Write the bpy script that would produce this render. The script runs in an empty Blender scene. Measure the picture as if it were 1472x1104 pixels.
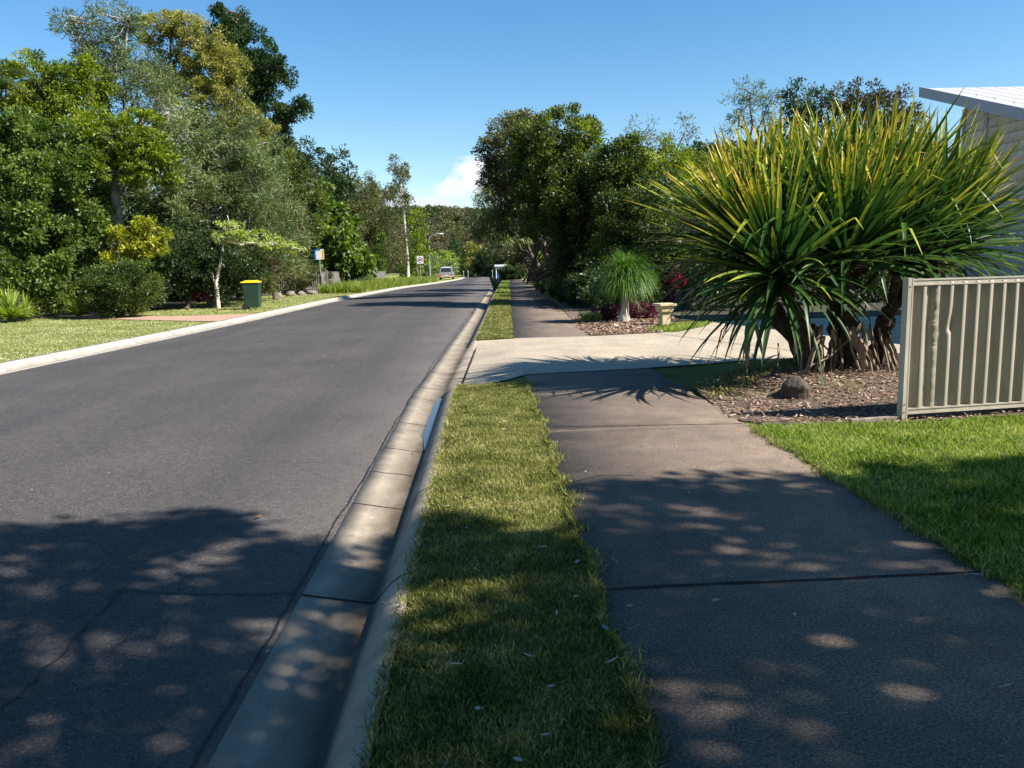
import bpy, math, random
import numpy as np
from mathutils import Vector, Matrix
R = math.radians
random.seed(7)
rng = np.random.default_rng(11)

# ------------------------------------------------------------------ camera, sky, sun
sc = bpy.context.scene
FX = 1170.0
EYE = np.array([0.0, 0.0, 1.5])
# rows: world X, Y, Z written in camera coordinates (right, up, forward)
M = np.array([[0.99922970, 0.02812394, 0.02736896],
              [-0.03125681, 0.14868105, 0.98839109],
              [-0.02372820, 0.98848520, -0.14944559]])
M[2] = np.cross(M[0], M[1]); M[2] *= np.sign(M[2][1]); M[2] /= np.linalg.norm(M[2])
cam_d = bpy.data.cameras.new('camera')
cam = bpy.data.objects.new('camera', cam_d)
sc.collection.objects.link(cam)
cam_d.sensor_width = 36.0
cam_d.lens = 36.0 * FX / 1472.0
cam_d.clip_start = 0.05
cam_d.clip_end = 3000.0
rt, up, fw = M[:, 0], M[:, 1], M[:, 2]
mw = Matrix(((rt[0], up[0], -fw[0], EYE[0]), (rt[1], up[1], -fw[1], EYE[1]), (rt[2], up[2], -fw[2], EYE[2]), (0, 0, 0, 1)))
cam.matrix_world = mw
sc.camera = cam

SUN = Vector((1.47, -0.54, 1.38)).normalized()      # towards the sun
sun_el = math.asin(SUN.z)
sun_az = math.atan2(SUN.x, SUN.y)
w = bpy.data.worlds.new('World'); sc.world = w; w.use_nodes = True
nt = w.node_tree; nt.nodes.clear()
NN = nt.nodes.new; LK = nt.links.new
sky = NN('ShaderNodeTexSky'); sky.sky_type = 'NISHITA'; sky.sun_disc = False
sky.sun_elevation = sun_el; sky.sun_rotation = sun_az
sky.altitude = 0; sky.air_density = 1.0; sky.dust_density = 0.15; sky.ozone_density = 1.6
hs = NN('ShaderNodeHueSaturation'); hs.inputs['Saturation'].default_value = 1.34
LK(sky.outputs[0], hs.inputs['Color'])
tc = NN('ShaderNodeTexCoord')
sep = NN('ShaderNodeSeparateXYZ'); LK(tc.outputs['Generated'], sep.inputs[0])
def mth(op, a, b=None, c=None, tree=None, clamp=False):
    t = tree or nt
    n = t.nodes.new('ShaderNodeMath'); n.operation = op; n.use_clamp = clamp
    for i, v in enumerate((a, b, c)):
        if v is None: continue
        if isinstance(v, (int, float)): n.inputs[i].default_value = v
        else: t.links.new(v, n.inputs[i])
    return n.outputs[0]
def blob(ax, el, rx, rz, soft=1.0):
    # soft ellipse round one direction of the sky (azimuth ax, elevation el, radians)
    az = mth('ARCTAN2', sep.outputs[0], sep.outputs[1])
    a = mth('DIVIDE', mth('SUBTRACT', az, ax), rx)
    e = mth('DIVIDE', mth('SUBTRACT', sep.outputs[2], el), rz)
    d = mth('SQRT', mth('ADD', mth('MULTIPLY', a, a), mth('MULTIPLY', e, e)))
    return mth('SUBTRACT', 1.0, d)
mpg = NN('ShaderNodeMapping'); mpg.inputs['Scale'].default_value = (28, 28, 42)
LK(tc.outputs['Generated'], mpg.inputs[0])
nz = NN('ShaderNodeTexNoise'); nz.inputs['Scale'].default_value = 1.0; nz.inputs['Detail'].default_value = 7; nz.inputs['Roughness'].default_value = 0.55
LK(mpg.outputs[0], nz.inputs['Vector'])
bl = [blob(-0.034, 0.086, 0.030, 0.020), blob(-0.006, 0.100, 0.032, 0.034), blob(-0.078, 0.064, 0.062, 0.020), blob(0.05, 0.07, 0.05, 0.04),
      blob(-0.30, 0.05, 0.10, 0.02), blob(0.4, 0.06, 0.14, 0.03), blob(-0.9, 0.06, 0.2, 0.03), blob(1.6, 0.07, 0.3, 0.04), blob(3.0, 0.07, 0.4, 0.04)]
mx = bl[0]
for b_ in bl[1:]: mx = mth('MAXIMUM', mx, b_)
f = mth('ADD', mth('MULTIPLY', mx, 1.0), mth('MULTIPLY', mth('SUBTRACT', nz.outputs[0], 0.5), 2.3))
mr = NN('ShaderNodeMapRange'); mr.inputs[1].default_value = 0.05; mr.inputs[2].default_value = 0.55; LK(f, mr.inputs[0])
# high thin streaks
mp2 = NN('ShaderNodeMapping'); mp2.inputs['Scale'].default_value = (9, 9, 70); LK(tc.outputs['Generated'], mp2.inputs[0])
n2 = NN('ShaderNodeTexNoise'); n2.inputs['Detail'].default_value = 4; n2.inputs['Scale'].default_value = 1.0; LK(mp2.outputs[0], n2.inputs['Vector'])
mr2 = NN('ShaderNodeMapRange'); mr2.inputs[1].default_value = 0.55; mr2.inputs[2].default_value = 0.8; mr2.inputs[4].default_value = 0.35; LK(n2.outputs[0], mr2.inputs[0])
lowm = mth('SUBTRACT', 1.0, mth('MULTIPLY', mth('ABSOLUTE', mth('SUBTRACT', sep.outputs[2], 0.075)), 22.0), clamp=True)
streak = mth('MULTIPLY', mr2.outputs[0], lowm)
cov = mth('MAXIMUM', mr.outputs[0], streak)
# cloud colour: sun-white tops, blue-grey bases
crr = NN('ShaderNodeMapRange'); crr.inputs[1].default_value = 0.045; crr.inputs[2].default_value = 0.105; LK(sep.outputs[2], crr.inputs[0])
cmx = NN('ShaderNodeMix'); cmx.data_type = 'RGBA'
cmx.inputs[6].default_value = (4.2, 4.9, 6.0, 1); cmx.inputs[7].default_value = (6.2, 6.4, 6.7, 1)
LK(crr.outputs[0], cmx.inputs[0])
skm = NN('ShaderNodeMix'); skm.data_type = 'RGBA'
LK(cov, skm.inputs[0]); LK(hs.outputs[0], skm.inputs[6]); LK(cmx.outputs[2], skm.inputs[7])
bg = NN('ShaderNodeBackground'); bg.inputs['Strength'].default_value = 0.081
LK(skm.outputs[2], bg.inputs['Color'])
wo = NN('ShaderNodeOutputWorld'); LK(bg.outputs[0], wo.inputs['Surface'])

sl = bpy.data.lights.new('sun', 'SUN'); sl.energy = 5.0; sl.angle = R(0.53); sl.color = (1.0, 0.95, 0.88)
so = bpy.data.objects.new('sun', sl); sc.collection.objects.link(so)
so.rotation_euler = SUN.to_track_quat('Z', 'Y').to_euler()
sc.view_settings.view_transform = 'Standard'; sc.view_settings.look = 'None'
sc.view_settings.exposure = 1.1; sc.view_settings.gamma = 1.0; sc.view_settings.use_curve_mapping = False
sc.cycles.use_denoising = True
sc.cycles.max_bounces = 5; sc.cycles.diffuse_bounces = 2; sc.cycles.glossy_bounces = 2
sc.cycles.transmission_bounces = 3; sc.cycles.transparent_max_bounces = 4
sc.cycles.caustics_reflective = False; sc.cycles.caustics_refractive = False

# ------------------------------------------------------------------ helpers
def at(px, py, Y):
    """world point seen at photo pixel (px, py) lying at distance Y"""
    v = M @ np.array([(px - 736) / FX, -(py - 552) / FX, 1.0])
    t = Y / v[1]
    return np.array([v[0] * t, Y, EYE[2] + v[2] * t])
def mpp(Y): return Y / FX
def zb(y):
    return float(np.interp(y, [35, 60, 84, 115, 160], [0, -0.18, -0.5, -0.85, -0.85]))
def meta(o, label=None, cat=None, group=None, kind=None):
    if label: o['label'] = label
    if cat: o['category'] = cat
    if group: o['group'] = group
    if kind: o['kind'] = kind
    return o
def empty(name, loc, label, cat, group=None, rz=0):
    o = bpy.data.objects.new(name, None); sc.collection.objects.link(o)
    o.location = loc; o.rotation_euler = (0, 0, rz); o.empty_display_size = 0.2
    return meta(o, label, cat, group)
def link(name, me, mat, parent=None, keep_world=True):
    o = bpy.data.objects.new(name, me); sc.collection.objects.link(o)
    if mat: me.materials.append(mat)
    if parent:
        o.parent = parent
        if keep_world:
            # vertices are written in world space: cancel the parent's transform
            o.matrix_parent_inverse = (Matrix.Translation(parent.location) @ parent.rotation_euler.to_matrix().to_4x4()).inverted()
    return o
def npmesh(name, V, Q, attrs=None, smooth=False):
    V = np.ascontiguousarray(V, dtype=np.float32).reshape(-1, 3); Q = np.ascontiguousarray(Q, dtype=np.int32)
    k = Q.shape[1]; n = len(Q)
    me = bpy.data.meshes.new(name)
    me.vertices.add(len(V)); me.vertices.foreach_set('co', V.ravel())
    me.loops.add(n * k); me.loops.foreach_set('vertex_index', Q.ravel())
    me.polygons.add(n)
    me.polygons.foreach_set('loop_start', np.arange(0, n * k, k, dtype=np.int32))
    if smooth: me.polygons.foreach_set('use_smooth', np.ones(n, dtype=bool))
    if attrs:
        for an, (dom, arr) in attrs.items():
            a = me.attributes.new(an, 'FLOAT', dom); a.data.foreach_set('value', np.ascontiguousarray(arr, dtype=np.float32))
    me.update(calc_edges=True); me.validate()
    return me
class MB:
    """collects boxes, tubes and polygons into one mesh"""
    def __init__(s): s.v = []; s.f = []
    def add(s, vs, fs):
        b = len(s.v); s.v += [tuple(map(float, x)) for x in vs]; s.f += [[b + i for i in q] for q in fs]
    def box(s, c, d, rz=0, M3=None, taper=(1, 1)):
        hx, hy, hz = d[0] / 2, d[1] / 2, d[2] / 2
        vs = []
        for z, t in ((-hz, (1, 1)), (hz, taper)):
            for x, y in ((-hx, -hy), (hx, -hy), (hx, hy), (-hx, hy)):
                p = Vector((x * t[0], y * t[1], z))
                if M3: p = M3 @ p
                if rz: p = Matrix.Rotation(rz, 3, 'Z') @ p
                vs.append(p + Vector(c))
        s.add(vs, [(0, 3, 2, 1), (4, 5, 6, 7), (0, 1, 5, 4), (1, 2, 6, 5), (2, 3, 7, 6), (3, 0, 4, 7)])
    def prism(s, poly, z0, z1):
        n = len(poly)
        vs = [(x, y, z0) for x, y in poly] + [(x, y, z1) for x, y in poly]
        s.add(vs, [tuple(reversed(range(n))), tuple(range(n, 2 * n))] + [(i, (i + 1) % n, n + (i + 1) % n, n + i) for i in range(n)])
    def tube(s, pts, rad, n=6, cap=True):
        pts = [Vector(p) for p in pts]
        if not hasattr(rad, '__len__'): rad = [rad] * len(pts)
        vs = []; ref = Vector((0.31, 0.17, 0.93))
        for i, p in enumerate(pts):
            d = (pts[min(i + 1, len(pts) - 1)] - pts[max(i - 1, 0)])
            if d.length < 1e-9: d = Vector((0, 0, 1))
            d.normalize()
            if abs(d.dot(ref)) > 0.95: ref2 = Vector((1, 0, 0))
            else: ref2 = ref
            a = d.cross(ref2).normalized(); b = d.cross(a)
            if i and (a.dot(pa) < 0): a = -a; b = -b
            pa = a
            for k in range(n):
                t = 2 * math.pi * k / n
                vs.append(p + (a * math.cos(t) + b * math.sin(t)) * rad[i])
        fs = []
        for i in range(len(pts) - 1):
            for k in range(n):
                fs.append((i * n + k, i * n + (k + 1) % n, (i + 1) * n + (k + 1) % n, (i + 1) * n + k))
        if cap: fs += [tuple(range(n)), tuple(range((len(pts) - 1) * n, len(pts) * n))]
        s.add(vs, fs)
    def lathe(s, c, prof, n=16, axis='Z'):
        vs = []
        for r, h in prof:
            for k in range(n):
                t = 2 * math.pi * k / n
                p = (r * math.cos(t), r * math.sin(t), h)
                if axis == 'Y': p = (p[0], p[2], p[1])
                if axis == 'X': p = (p[2], p[0], p[1])
                vs.append((c[0] + p[0], c[1] + p[1], c[2] + p[2]))
        m = len(prof)
        s.add(vs, [(i * n + k, i * n + (k + 1) % n, (i + 1) * n + (k + 1) % n, (i + 1) * n + k) for i in range(m - 1) for k in range(n)]
              + [tuple(range(n)), tuple(range((m - 1) * n, m * n))])
    def build(s, name, mat, parent=None, smooth=False, keep=True, bevel=0):
        me = bpy.data.meshes.new(name); me.from_pydata(s.v, [], s.f)
        if smooth: me.polygons.foreach_set('use_smooth', [True] * len(me.polygons))
        me.update()
        o = link(name, me, mat, parent, keep)
        if bevel:
            b = o.modifiers.new('bevel', 'BEVEL'); b.width = bevel; b.segments = 2; b.limit_method = 'ANGLE'
        return o

# ------------------------------------------------------------------ materials
def newmat(name):
    m = bpy.data.materials.new(name); m.use_nodes = True
    t = m.node_tree; t.nodes.clear()
    p = t.nodes.new('ShaderNodeBsdfPrincipled'); o = t.nodes.new('ShaderNodeOutputMaterial')
    t.links.new(p.outputs[0], o.inputs[0])
    return m, t, p, o
def ramp(t, fac, stops):
    r = t.nodes.new('ShaderNodeValToRGB')
    while len(r.color_ramp.elements) < len(stops): r.color_ramp.elements.new(0.5)
    for e, (pos, c) in zip(r.color_ramp.elements, stops):
        e.position = pos; e.color = (c[0], c[1], c[2], 1)
    t.links.new(fac, r.inputs[0]); return r.outputs[0]
def noise(t, scale, detail=4, rough=0.55, vec=None, dist=0.0):
    n = t.nodes.new('ShaderNodeTexNoise'); n.inputs['Scale'].default_value = scale
    n.inputs['Detail'].default_value = detail; n.inputs['Roughness'].default_value = rough; n.inputs['Distortion'].default_value = dist
    if vec is None:
        g = t.nodes.new('ShaderNodeNewGeometry'); vec = g.outputs['Position']
    t.links.new(vec, n.inputs['Vector']); return n.outputs[0]
def scaled(t, sx, sy, sz, rot=0):
    g = t.nodes.new('ShaderNodeNewGeometry'); m = t.nodes.new('ShaderNodeMapping')
    m.inputs['Scale'].default_value = (sx, sy, sz); m.inputs['Rotation'].default_value = (0, 0, rot)
    t.links.new(g.outputs['Position'], m.inputs[0]); return m.outputs[0]
def mixc(t, fac, a, b, mode='MIX'):
    n = t.nodes.new('ShaderNodeMix'); n.data_type = 'RGBA'; n.blend_type = mode
    for i, v in ((0, fac), (6, a), (7, b)):
        if isinstance(v, (int, float)): n.inputs[i].default_value = v
        elif isinstance(v, tuple): n.inputs[i].default_value = (*v[:3], 1)
        else: t.links.new(v, n.inputs[i])
    return n.outputs[2]
def bump(t, p, h, strength=0.3, dist=0.01):
    b = t.nodes.new('ShaderNodeBump'); b.inputs['Strength'].default_value = strength; b.inputs['Distance'].default_value = dist
    t.links.new(h, b.inputs['Height']); t.links.new(b.outputs[0], p.inputs['Normal'])
def simple(name, c, rough=0.6, metal=0.0, var=0.12, scale=8.0, bmp=0.0, spec=0.4, c2=None):
    m, t, p, o = newmat(name)
    n = noise(t, scale, 5)
    lo = tuple(x * (1 - var) for x in c); hi = c2 or tuple(min(1, x * (1 + var)) for x in c)
    t.links.new(ramp(t, n, [(0.3, lo), (0.7, hi)]), p.inputs['Base Color'])
    p.inputs['Roughness'].default_value = rough; p.inputs['Metallic'].default_value = metal
    p.inputs['Specular IOR Level'].default_value = spec
    if bmp: bump(t, p, noise(t, scale * 6, 4), bmp, 0.01)
    return m
def leafmat(name, cols, trans=0.35, rough=0.45, spec=0.35, tipcol=None, scale=0.6, attr='v'):
    """leaf colours vary per leaf (attribute v) and per branch (noise)"""
    m, t, p, o = newmat(name)
    a = t.nodes.new('ShaderNodeAttribute'); a.attribute_name = attr
    n = noise(t, scale, 2)
    f = mth('ADD', mth('MULTIPLY', a.outputs['Fac'], 0.6, tree=t), mth('MULTIPLY', mth('SUBTRACT', n, 0.3, tree=t), 0.9, tree=t), tree=t)
    k = len(cols)
    col = ramp(t, f, [(0.1 + 0.8 * i / (k - 1), c) for i, c in enumerate(cols)])
    t.links.new(col, p.inputs['Base Color'])
    p.inputs['Roughness'].default_value = rough; p.inputs['Specular IOR Level'].default_value = spec
    tr = t.nodes.new('ShaderNodeBsdfTranslucent')
    hsn = t.nodes.new('ShaderNodeHueSaturation'); hsn.inputs['Saturation'].default_value = 1.15; hsn.inputs['Value'].default_value = 1.3
    t.links.new(col, hsn.inputs['Color']); t.links.new(hsn.outputs[0], tr.inputs['Color'])
    ms = t.nodes.new('ShaderNodeMixShader'); ms.inputs[0].default_value = trans
    t.links.new(p.outputs[0], ms.inputs[1]); t.links.new(tr.outputs[0], ms.inputs[2]); t.links.new(ms.outputs[0], o.inputs[0])
    return m

MT = {}
# asphalt
m, t, p, o = newmat('asphalt'); MT['asphalt'] = m
sp = noise(t, 95, 5, 0.95); lg = noise(t, 0.55, 4); md = noise(t, 6, 5)
g = t.nodes.new('ShaderNodeNewGeometry'); sx = t.nodes.new('ShaderNodeSeparateXYZ'); t.links.new(g.outputs['Position'], sx.inputs[0])
base = ramp(t, sp, [(0.38, (0.016, 0.016, 0.017)), (0.49, (0.062, 0.058, 0.055)), (0.58, (0.122, 0.113, 0.104)), (0.66, (0.46, 0.43, 0.38))])
base = mixc(t, 1.0, base, ramp(t, lg, [(0.3, (0.80, 0.80, 0.82)), (0.7, (1.12, 1.08, 1.05))]), 'MULTIPLY')
base = mixc(t, 1.0, base, ramp(t, noise(t, 1.0, 4, 0.6, scaled(t, 1.4, 0.09, 1, 0.02)), [(0.35, (0.86, 0.86, 0.88)), (0.65, (1.08, 1.06, 1.05))]), 'MULTIPLY')
for cx_ in (-1.9, -3.5, -4.9, -6.4):
    u_ = mth('DIVIDE', mth('SUBTRACT', sx.outputs[0], cx_, tree=t), 0.34, tree=t)
    wn = mth('MULTIPLY', mth('POWER', 2.718, mth('MULTIPLY', mth('MULTIPLY', u_, u_, tree=t), -1.0, tree=t), tree=t), noise(t, 1.0, 3, 0.6, scaled(t, 0.8, 0.15, 1)), tree=t)
    base = mixc(t, mth('MULTIPLY', wn, 0.42, tree=t), base, (0.045, 0.044, 0.045))
base = mixc(t, 1.0, base, ramp(t, noise(t, 17, 5, 0.8), [(0.38, (0.72, 0.72, 0.74)), (0.6, (1.12, 1.11, 1.10))]), 'MULTIPLY')
# pale grit swept against the right-hand gutter
gr = mth('MULTIPLY', mth('SUBTRACT', sx.outputs[0], -2.1, tree=t), 0.75, tree=t, clamp=True)
gm = mth('MULTIPLY', mth('MULTIPLY', gr, gr, tree=t), mth('MULTIPLY', noise(t, 3.0, 5, 0.6, scaled(t, 1, 0.3, 1)), 0.9, tree=t), tree=t, clamp=True)
base = mixc(t, gm, base, (0.19, 0.165, 0.14))
t.links.new(base, p.inputs['Base Color']); p.inputs['Roughness'].default_value = 0.85; p.inputs['Specular IOR Level'].default_value = 0.25
bump(t, p, sp, 0.55, 0.006)
# footpath: dark exposed aggregate
m, t, p, o = newmat('path_concrete'); MT['path'] = m
sp = noise(t, 85, 5, 0.95)
base = ramp(t, sp, [(0.38, (0.038, 0.029, 0.024)), (0.49, (0.158, 0.122, 0.094)), (0.58, (0.28, 0.223, 0.172)), (0.66, (0.60, 0.54, 0.46))])
base = mixc(t, 1.0, base, ramp(t, noise(t, 0.9, 6, 0.6), [(0.3, (0.68, 0.67, 0.68)), (0.7, (1.18, 1.14, 1.08))]), 'MULTIPLY')
base = mixc(t, 1.0, base, ramp(t, noise(t, 5, 6, 0.65, None, 0.6), [(0.35, (0.82, 0.82, 0.82)), (0.65, (1.1, 1.08, 1.06))]), 'MULTIPLY')
t.links.new(base, p.inputs['Base Color']); p.inputs['Roughness'].default_value = 0.85; p.inputs['Specular IOR Level'].default_value = 0.25
bump(t, p, sp, 0.5, 0.005)
# driveway: pale pebble finish
m, t, p, o = newmat('driveway_concrete'); MT['drive'] = m
sp = noise(t, 42, 5, 0.9)
base = ramp(t, sp, [(0.36, (0.15, 0.11, 0.075)), (0.46, (0.39, 0.315, 0.22)), (0.56, (0.52, 0.44, 0.32)), (0.68, (0.70, 0.64, 0.53))])
base = mixc(t, 1.0, base, ramp(t, noise(t, 1.2, 5, 0.6), [(0.3, (0.72, 0.70, 0.68)), (0.7, (1.05, 1.04, 1.03))]), 'MULTIPLY')
t.links.new(base, p.inputs['Base Color']); p.inputs['Roughness'].default_value = 0.9
bump(t, p, sp, 0.4, 0.006)
# kerb concrete
def kerbmat(name, c0, c1, dirt):
    m, t, p, o = newmat(name)
    n = noise(t, 3.5, 6, 0.65)
    base = ramp(t, n, [(0.3, c0), (0.68, c1)])
    base = mixc(t, 1.0, base, ramp(t, noise(t, 140, 3, 0.7), [(0.3, (0.72, 0.72, 0.72)), (0.6, (1.04, 1.03, 1.02))]), 'MULTIPLY')
    a = t.nodes.new('ShaderNodeAttribute'); a.attribute_name = 'dirt'
    dn = mth('ADD', a.outputs['Fac'], mth('MULTIPLY', mth('SUBTRACT', noise(t, 2.2, 5, 0.65, scaled(t, 2.5, 1, 2)), 0.5, tree=t), 1.1, tree=t), tree=t, clamp=True)
    base = mixc(t, dn, base, dirt)
    t.links.new(base, p.inputs['Base Color']); p.inputs['Roughness'].default_value = 0.85; p.inputs['Specular IOR Level'].default_value = 0.25
    bump(t, p, noise(t, 90, 5, 0.7), 0.35, 0.006)
    return m
MT['kerb'] = kerbmat('kerb_concrete', (0.27, 0.22, 0.165), (0.44, 0.375, 0.285), (0.085, 0.062, 0.042))
MT['kerb_left'] = kerbmat('kerb_concrete_pale', (0.34, 0.31, 0.26), (0.52, 0.48, 0.41), (0.2, 0.17, 0.13))
# brick paving
m, t, p, o = newmat('brick_paving'); MT['pavers'] = m
br = t.nodes.new('ShaderNodeTexBrick'); br.inputs['Scale'].default_value = 4.5
br.inputs['Color1'].default_value = (0.42, 0.22, 0.15, 1); br.inputs['Color2'].default_value = (0.50, 0.29, 0.20, 1); br.inputs['Mortar'].default_value = (0.3, 0.24, 0.19, 1)
t.links.new(scaled(t, 1, 1, 1), br.inputs['Vector']); t.links.new(br.outputs[0], p.inputs['Base Color']); p.inputs['Roughness'].default_value = 0.9
# ground under lawns
m, t, p, o = newmat('lawn_ground'); MT['lawn'] = m
base = ramp(t, noise(t, 1.3, 6, 0.65), [(0.25, (0.12, 0.15, 0.035)), (0.5, (0.20, 0.215, 0.06)), (0.75, (0.31, 0.28, 0.11))])
base = mixc(t, 1.0, base, ramp(t, noise(t, 38, 4, 0.75), [(0.3, (0.45, 0.48, 0.4)), (0.62, (1.12, 1.1, 1.1))]), 'MULTIPLY')
base = mixc(t, 1.0, base, ramp(t, noise(t, 9, 4, 0.7), [(0.3, (0.75, 0.78, 0.7)), (0.65, (1.1, 1.1, 1.1))]), 'MULTIPLY')
t.links.new(base, p.inputs['Base Color']); p.inputs['Roughness'].default_value = 1.0; p.inputs['Specular IOR Level'].default_value = 0.1
bump(t, p, noise(t, 45, 5, 0.8), 0.9, 0.04)
# bare soil and leaf litter
m, t, p, o = newmat('leaf_litter'); MT['litter'] = m
base = ramp(t, noise(t, 22, 6, 0.75), [(0.3, (0.02, 0.015, 0.01)), (0.5, (0.05, 0.037, 0.024)), (0.72, (0.13, 0.10, 0.07))])
base = mixc(t, ramp(t, noise(t, 0.8, 4), [(0.45, (0, 0, 0)), (0.65, (0.7, 0.7, 0.7))]), base, (0.06, 0.08, 0.022))
t.links.new(base, p.inputs['Base Color']); p.inputs['Roughness'].default_value = 1.0; bump(t, p, noise(t, 30, 5, 0.8), 0.9, 0.04)
# mulch
m, t, p, o = newmat('mulch_soil'); MT['mulch'] = m
base = ramp(t, noise(t, 75, 5, 0.8), [(0.3, (0.05, 0.032, 0.022)), (0.5, (0.16, 0.11, 0.08)), (0.68, (0.33, 0.24, 0.18)), (0.8, (0.5, 0.42, 0.34))])
base = mixc(t, ramp(t, noise(t, 1.1, 3), [(0.5, (0, 0, 0)), (0.62, (0.75, 0.75, 0.75))]), base, mixc(t, noise(t, 60, 3), (0.10, 0.10, 0.025), (0.33, 0.26, 0.12)))
t.links.new(base, p.inputs['Base Color']); p.inputs['Roughness'].default_value = 1.0; bump(t, p, noise(t, 70, 5, 0.8), 1.0, 0.03)

MT['dark'] = simple('crack_dark', (0.012, 0.011, 0.010), 0.95, var=0.3, scale=30)
MT['tar'] = simple('tar_seam', (0.014, 0.014, 0.016), 0.7, var=0.3, scale=20)
MT['fence'] = simple('fence_steel', (0.34, 0.295, 0.23), 0.5, 0.0, var=0.06, scale=3, spec=0.4)
MT['fence_trim'] = simple('fence_trim_steel', (0.45, 0.40, 0.325), 0.45, var=0.05, scale=4)
MT['board'] = simple('painted_boards', (0.56, 0.54, 0.50), 0.55, var=0.05, scale=2)
MT['trim'] = simple('painted_trim', (0.36, 0.36, 0.35), 0.5, var=0.06)
MT['fascia'] = simple('fascia_grey', (0.36, 0.37, 0.41), 0.45, var=0.05)
MT['garage'] = simple('garage_door_paint', (0.28, 0.30, 0.36), 0.5, var=0.06)
MT['sandstone'] = simple('sandstone', (0.55, 0.43, 0.26), 0.9, var=0.2, scale=14, bmp=0.4)
MT['timber'] = simple('weathered_timber', (0.23, 0.19, 0.15), 0.9, var=0.35, scale=12, bmp=0.4)
MT['paling'] = simple('grey_paling', (0.16, 0.15, 0.13), 0.9, var=0.35, scale=6, bmp=0.3)
MT['rock'] = simple('rock', (0.075, 0.058, 0.045), 0.95, var=0.4, scale=9, bmp=0.8)
MT['pale_rock'] = simple('pale_rock', (0.20, 0.17, 0.14), 0.95, var=0.3, scale=7, bmp=0.6)
MT['slate'] = simple('slate', (0.035, 0.045, 0.06), 0.7, var=0.3, scale=5, bmp=0.3)
MT['bark'] = simple('bark_brown', (0.10, 0.08, 0.06), 0.95, var=0.45, scale=9, bmp=0.9)
MT['bark_moss'] = simple('mossy_bark', (0.15, 0.13, 0.09), 0.95, var=0.5, scale=5, bmp=0.9, c2=(0.27, 0.24, 0.18))
MT['bark_pale'] = simple('bark_pale', (0.50, 0.44, 0.36), 0.85, var=0.3, scale=7, bmp=0.4)
MT['bark_grey'] = simple('bark_grey', (0.30, 0.28, 0.25), 0.9, var=0.3, scale=8, bmp=0.5)
MT['bark_pandan'] = simple('pandanus_bark', (0.060, 0.042, 0.028), 0.9, var=0.5, scale=16, bmp=0.9)
MT['root_pandan'] = simple('prop_root_bark', (0.26, 0.20, 0.15), 0.9, var=0.35, scale=14, bmp=0.6)
MT['dry'] = simple('dry_leaf', (0.42, 0.32, 0.20), 0.8, var=0.35, scale=9, c2=(0.62, 0.52, 0.38))
MT['bin'] = simple('bin_green_plastic', (0.014, 0.042, 0.028), 0.4, var=0.08, scale=3, spec=0.5)
MT['lid'] = simple('bin_yellow_plastic', (0.70, 0.50, 0.015), 0.4, var=0.05, scale=3, spec=0.5)
MT['rubber'] = simple('rubber', (0.012, 0.012, 0.013), 0.7, var=0.2)
MT['galv'] = simple('galvanised_steel', (0.42, 0.43, 0.44), 0.45, 0.5, var=0.1)
MT['white'] = simple('white_paint', (0.80, 0.80, 0.79), 0.45, var=0.04)
MT['blue'] = simple('blue_paint', (0.02, 0.12, 0.55), 0.45, var=0.05)
MT['yellow'] = simple('yellow_paint', (0.85, 0.48, 0.03), 0.45, var=0.05)
MT['green'] = simple('green_paint', (0.03, 0.22, 0.10), 0.45, var=0.05)
MT['red'] = simple('red_paint', (0.55, 0.03, 0.03), 0.4, var=0.05)
MT['black'] = simple('black_paint', (0.015, 0.015, 0.015), 0.5, var=0.1)
MT['silver'] = simple('silver_car_paint', (0.46, 0.48, 0.52), 0.3, 0.6, var=0.04)
MT['glass'] = simple('dark_glass', (0.03, 0.04, 0.055), 0.08, 0.0, var=0.1, spec=0.8)
MT['taillight'] = simple('tail_light_plastic', (0.75, 0.07, 0.02), 0.3, var=0.05)
m, t, p, o = newmat('roof_sheet'); MT['roof'] = m
t.links.new(ramp(t, noise(t, 3, 5), [(0.3, (0.42, 0.415, 0.41)), (0.7, (0.50, 0.495, 0.49))]), p.inputs['Base Color'])
p.inputs['Roughness'].default_value = 0.5
# gutter water
m, t, p, o = newmat('gutter_water'); MT['water'] = m
p.inputs['Base Color'].default_value = (0.05, 0.036, 0.03, 1); p.inputs['Roughness'].default_value = 0.03; p.inputs['Specular IOR Level'].default_value = 0.4
bump(t, p, noise(t, 9, 3), 0.05, 0.01)

def weather(nm__, amt=1.0):
    # rain streaks and soil splashed up from the ground
    m_ = MT[nm__]; t_ = m_.node_tree; p_ = [n for n in t_.nodes if n.type == 'BSDF_PRINCIPLED'][0]; src = p_.inputs['Base Color'].links[0].from_socket
    g_ = t_.nodes.new('ShaderNodeNewGeometry'); s_ = t_.nodes.new('ShaderNodeSeparateXYZ'); t_.links.new(g_.outputs['Position'], s_.inputs[0])
    low_ = mth('MULTIPLY', mth('SUBTRACT', 0.42, s_.outputs[2], tree=t_), 1.0 * amt, tree=t_, clamp=True)
    c_ = mixc(t_, 1.0, src, ramp(t_, noise(t_, 1.0, 5, 0.65, scaled(t_, 9, 9, 1.3)), [(0.35, (0.82, 0.81, 0.79)), (0.62, (1.05, 1.05, 1.05))]), 'MULTIPLY')
    c_ = mixc(t_, mth('MULTIPLY', low_, noise(t_, 14, 5, 0.7), tree=t_), c_, (0.20, 0.15, 0.10)); t_.links.new(c_, p_.inputs['Base Color'])
for nm__ in ('fence', 'fence_trim', 'board', 'garage', 'bin'): weather(nm__, 1.0 if nm__ != 'bin' else 0.3)
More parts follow.
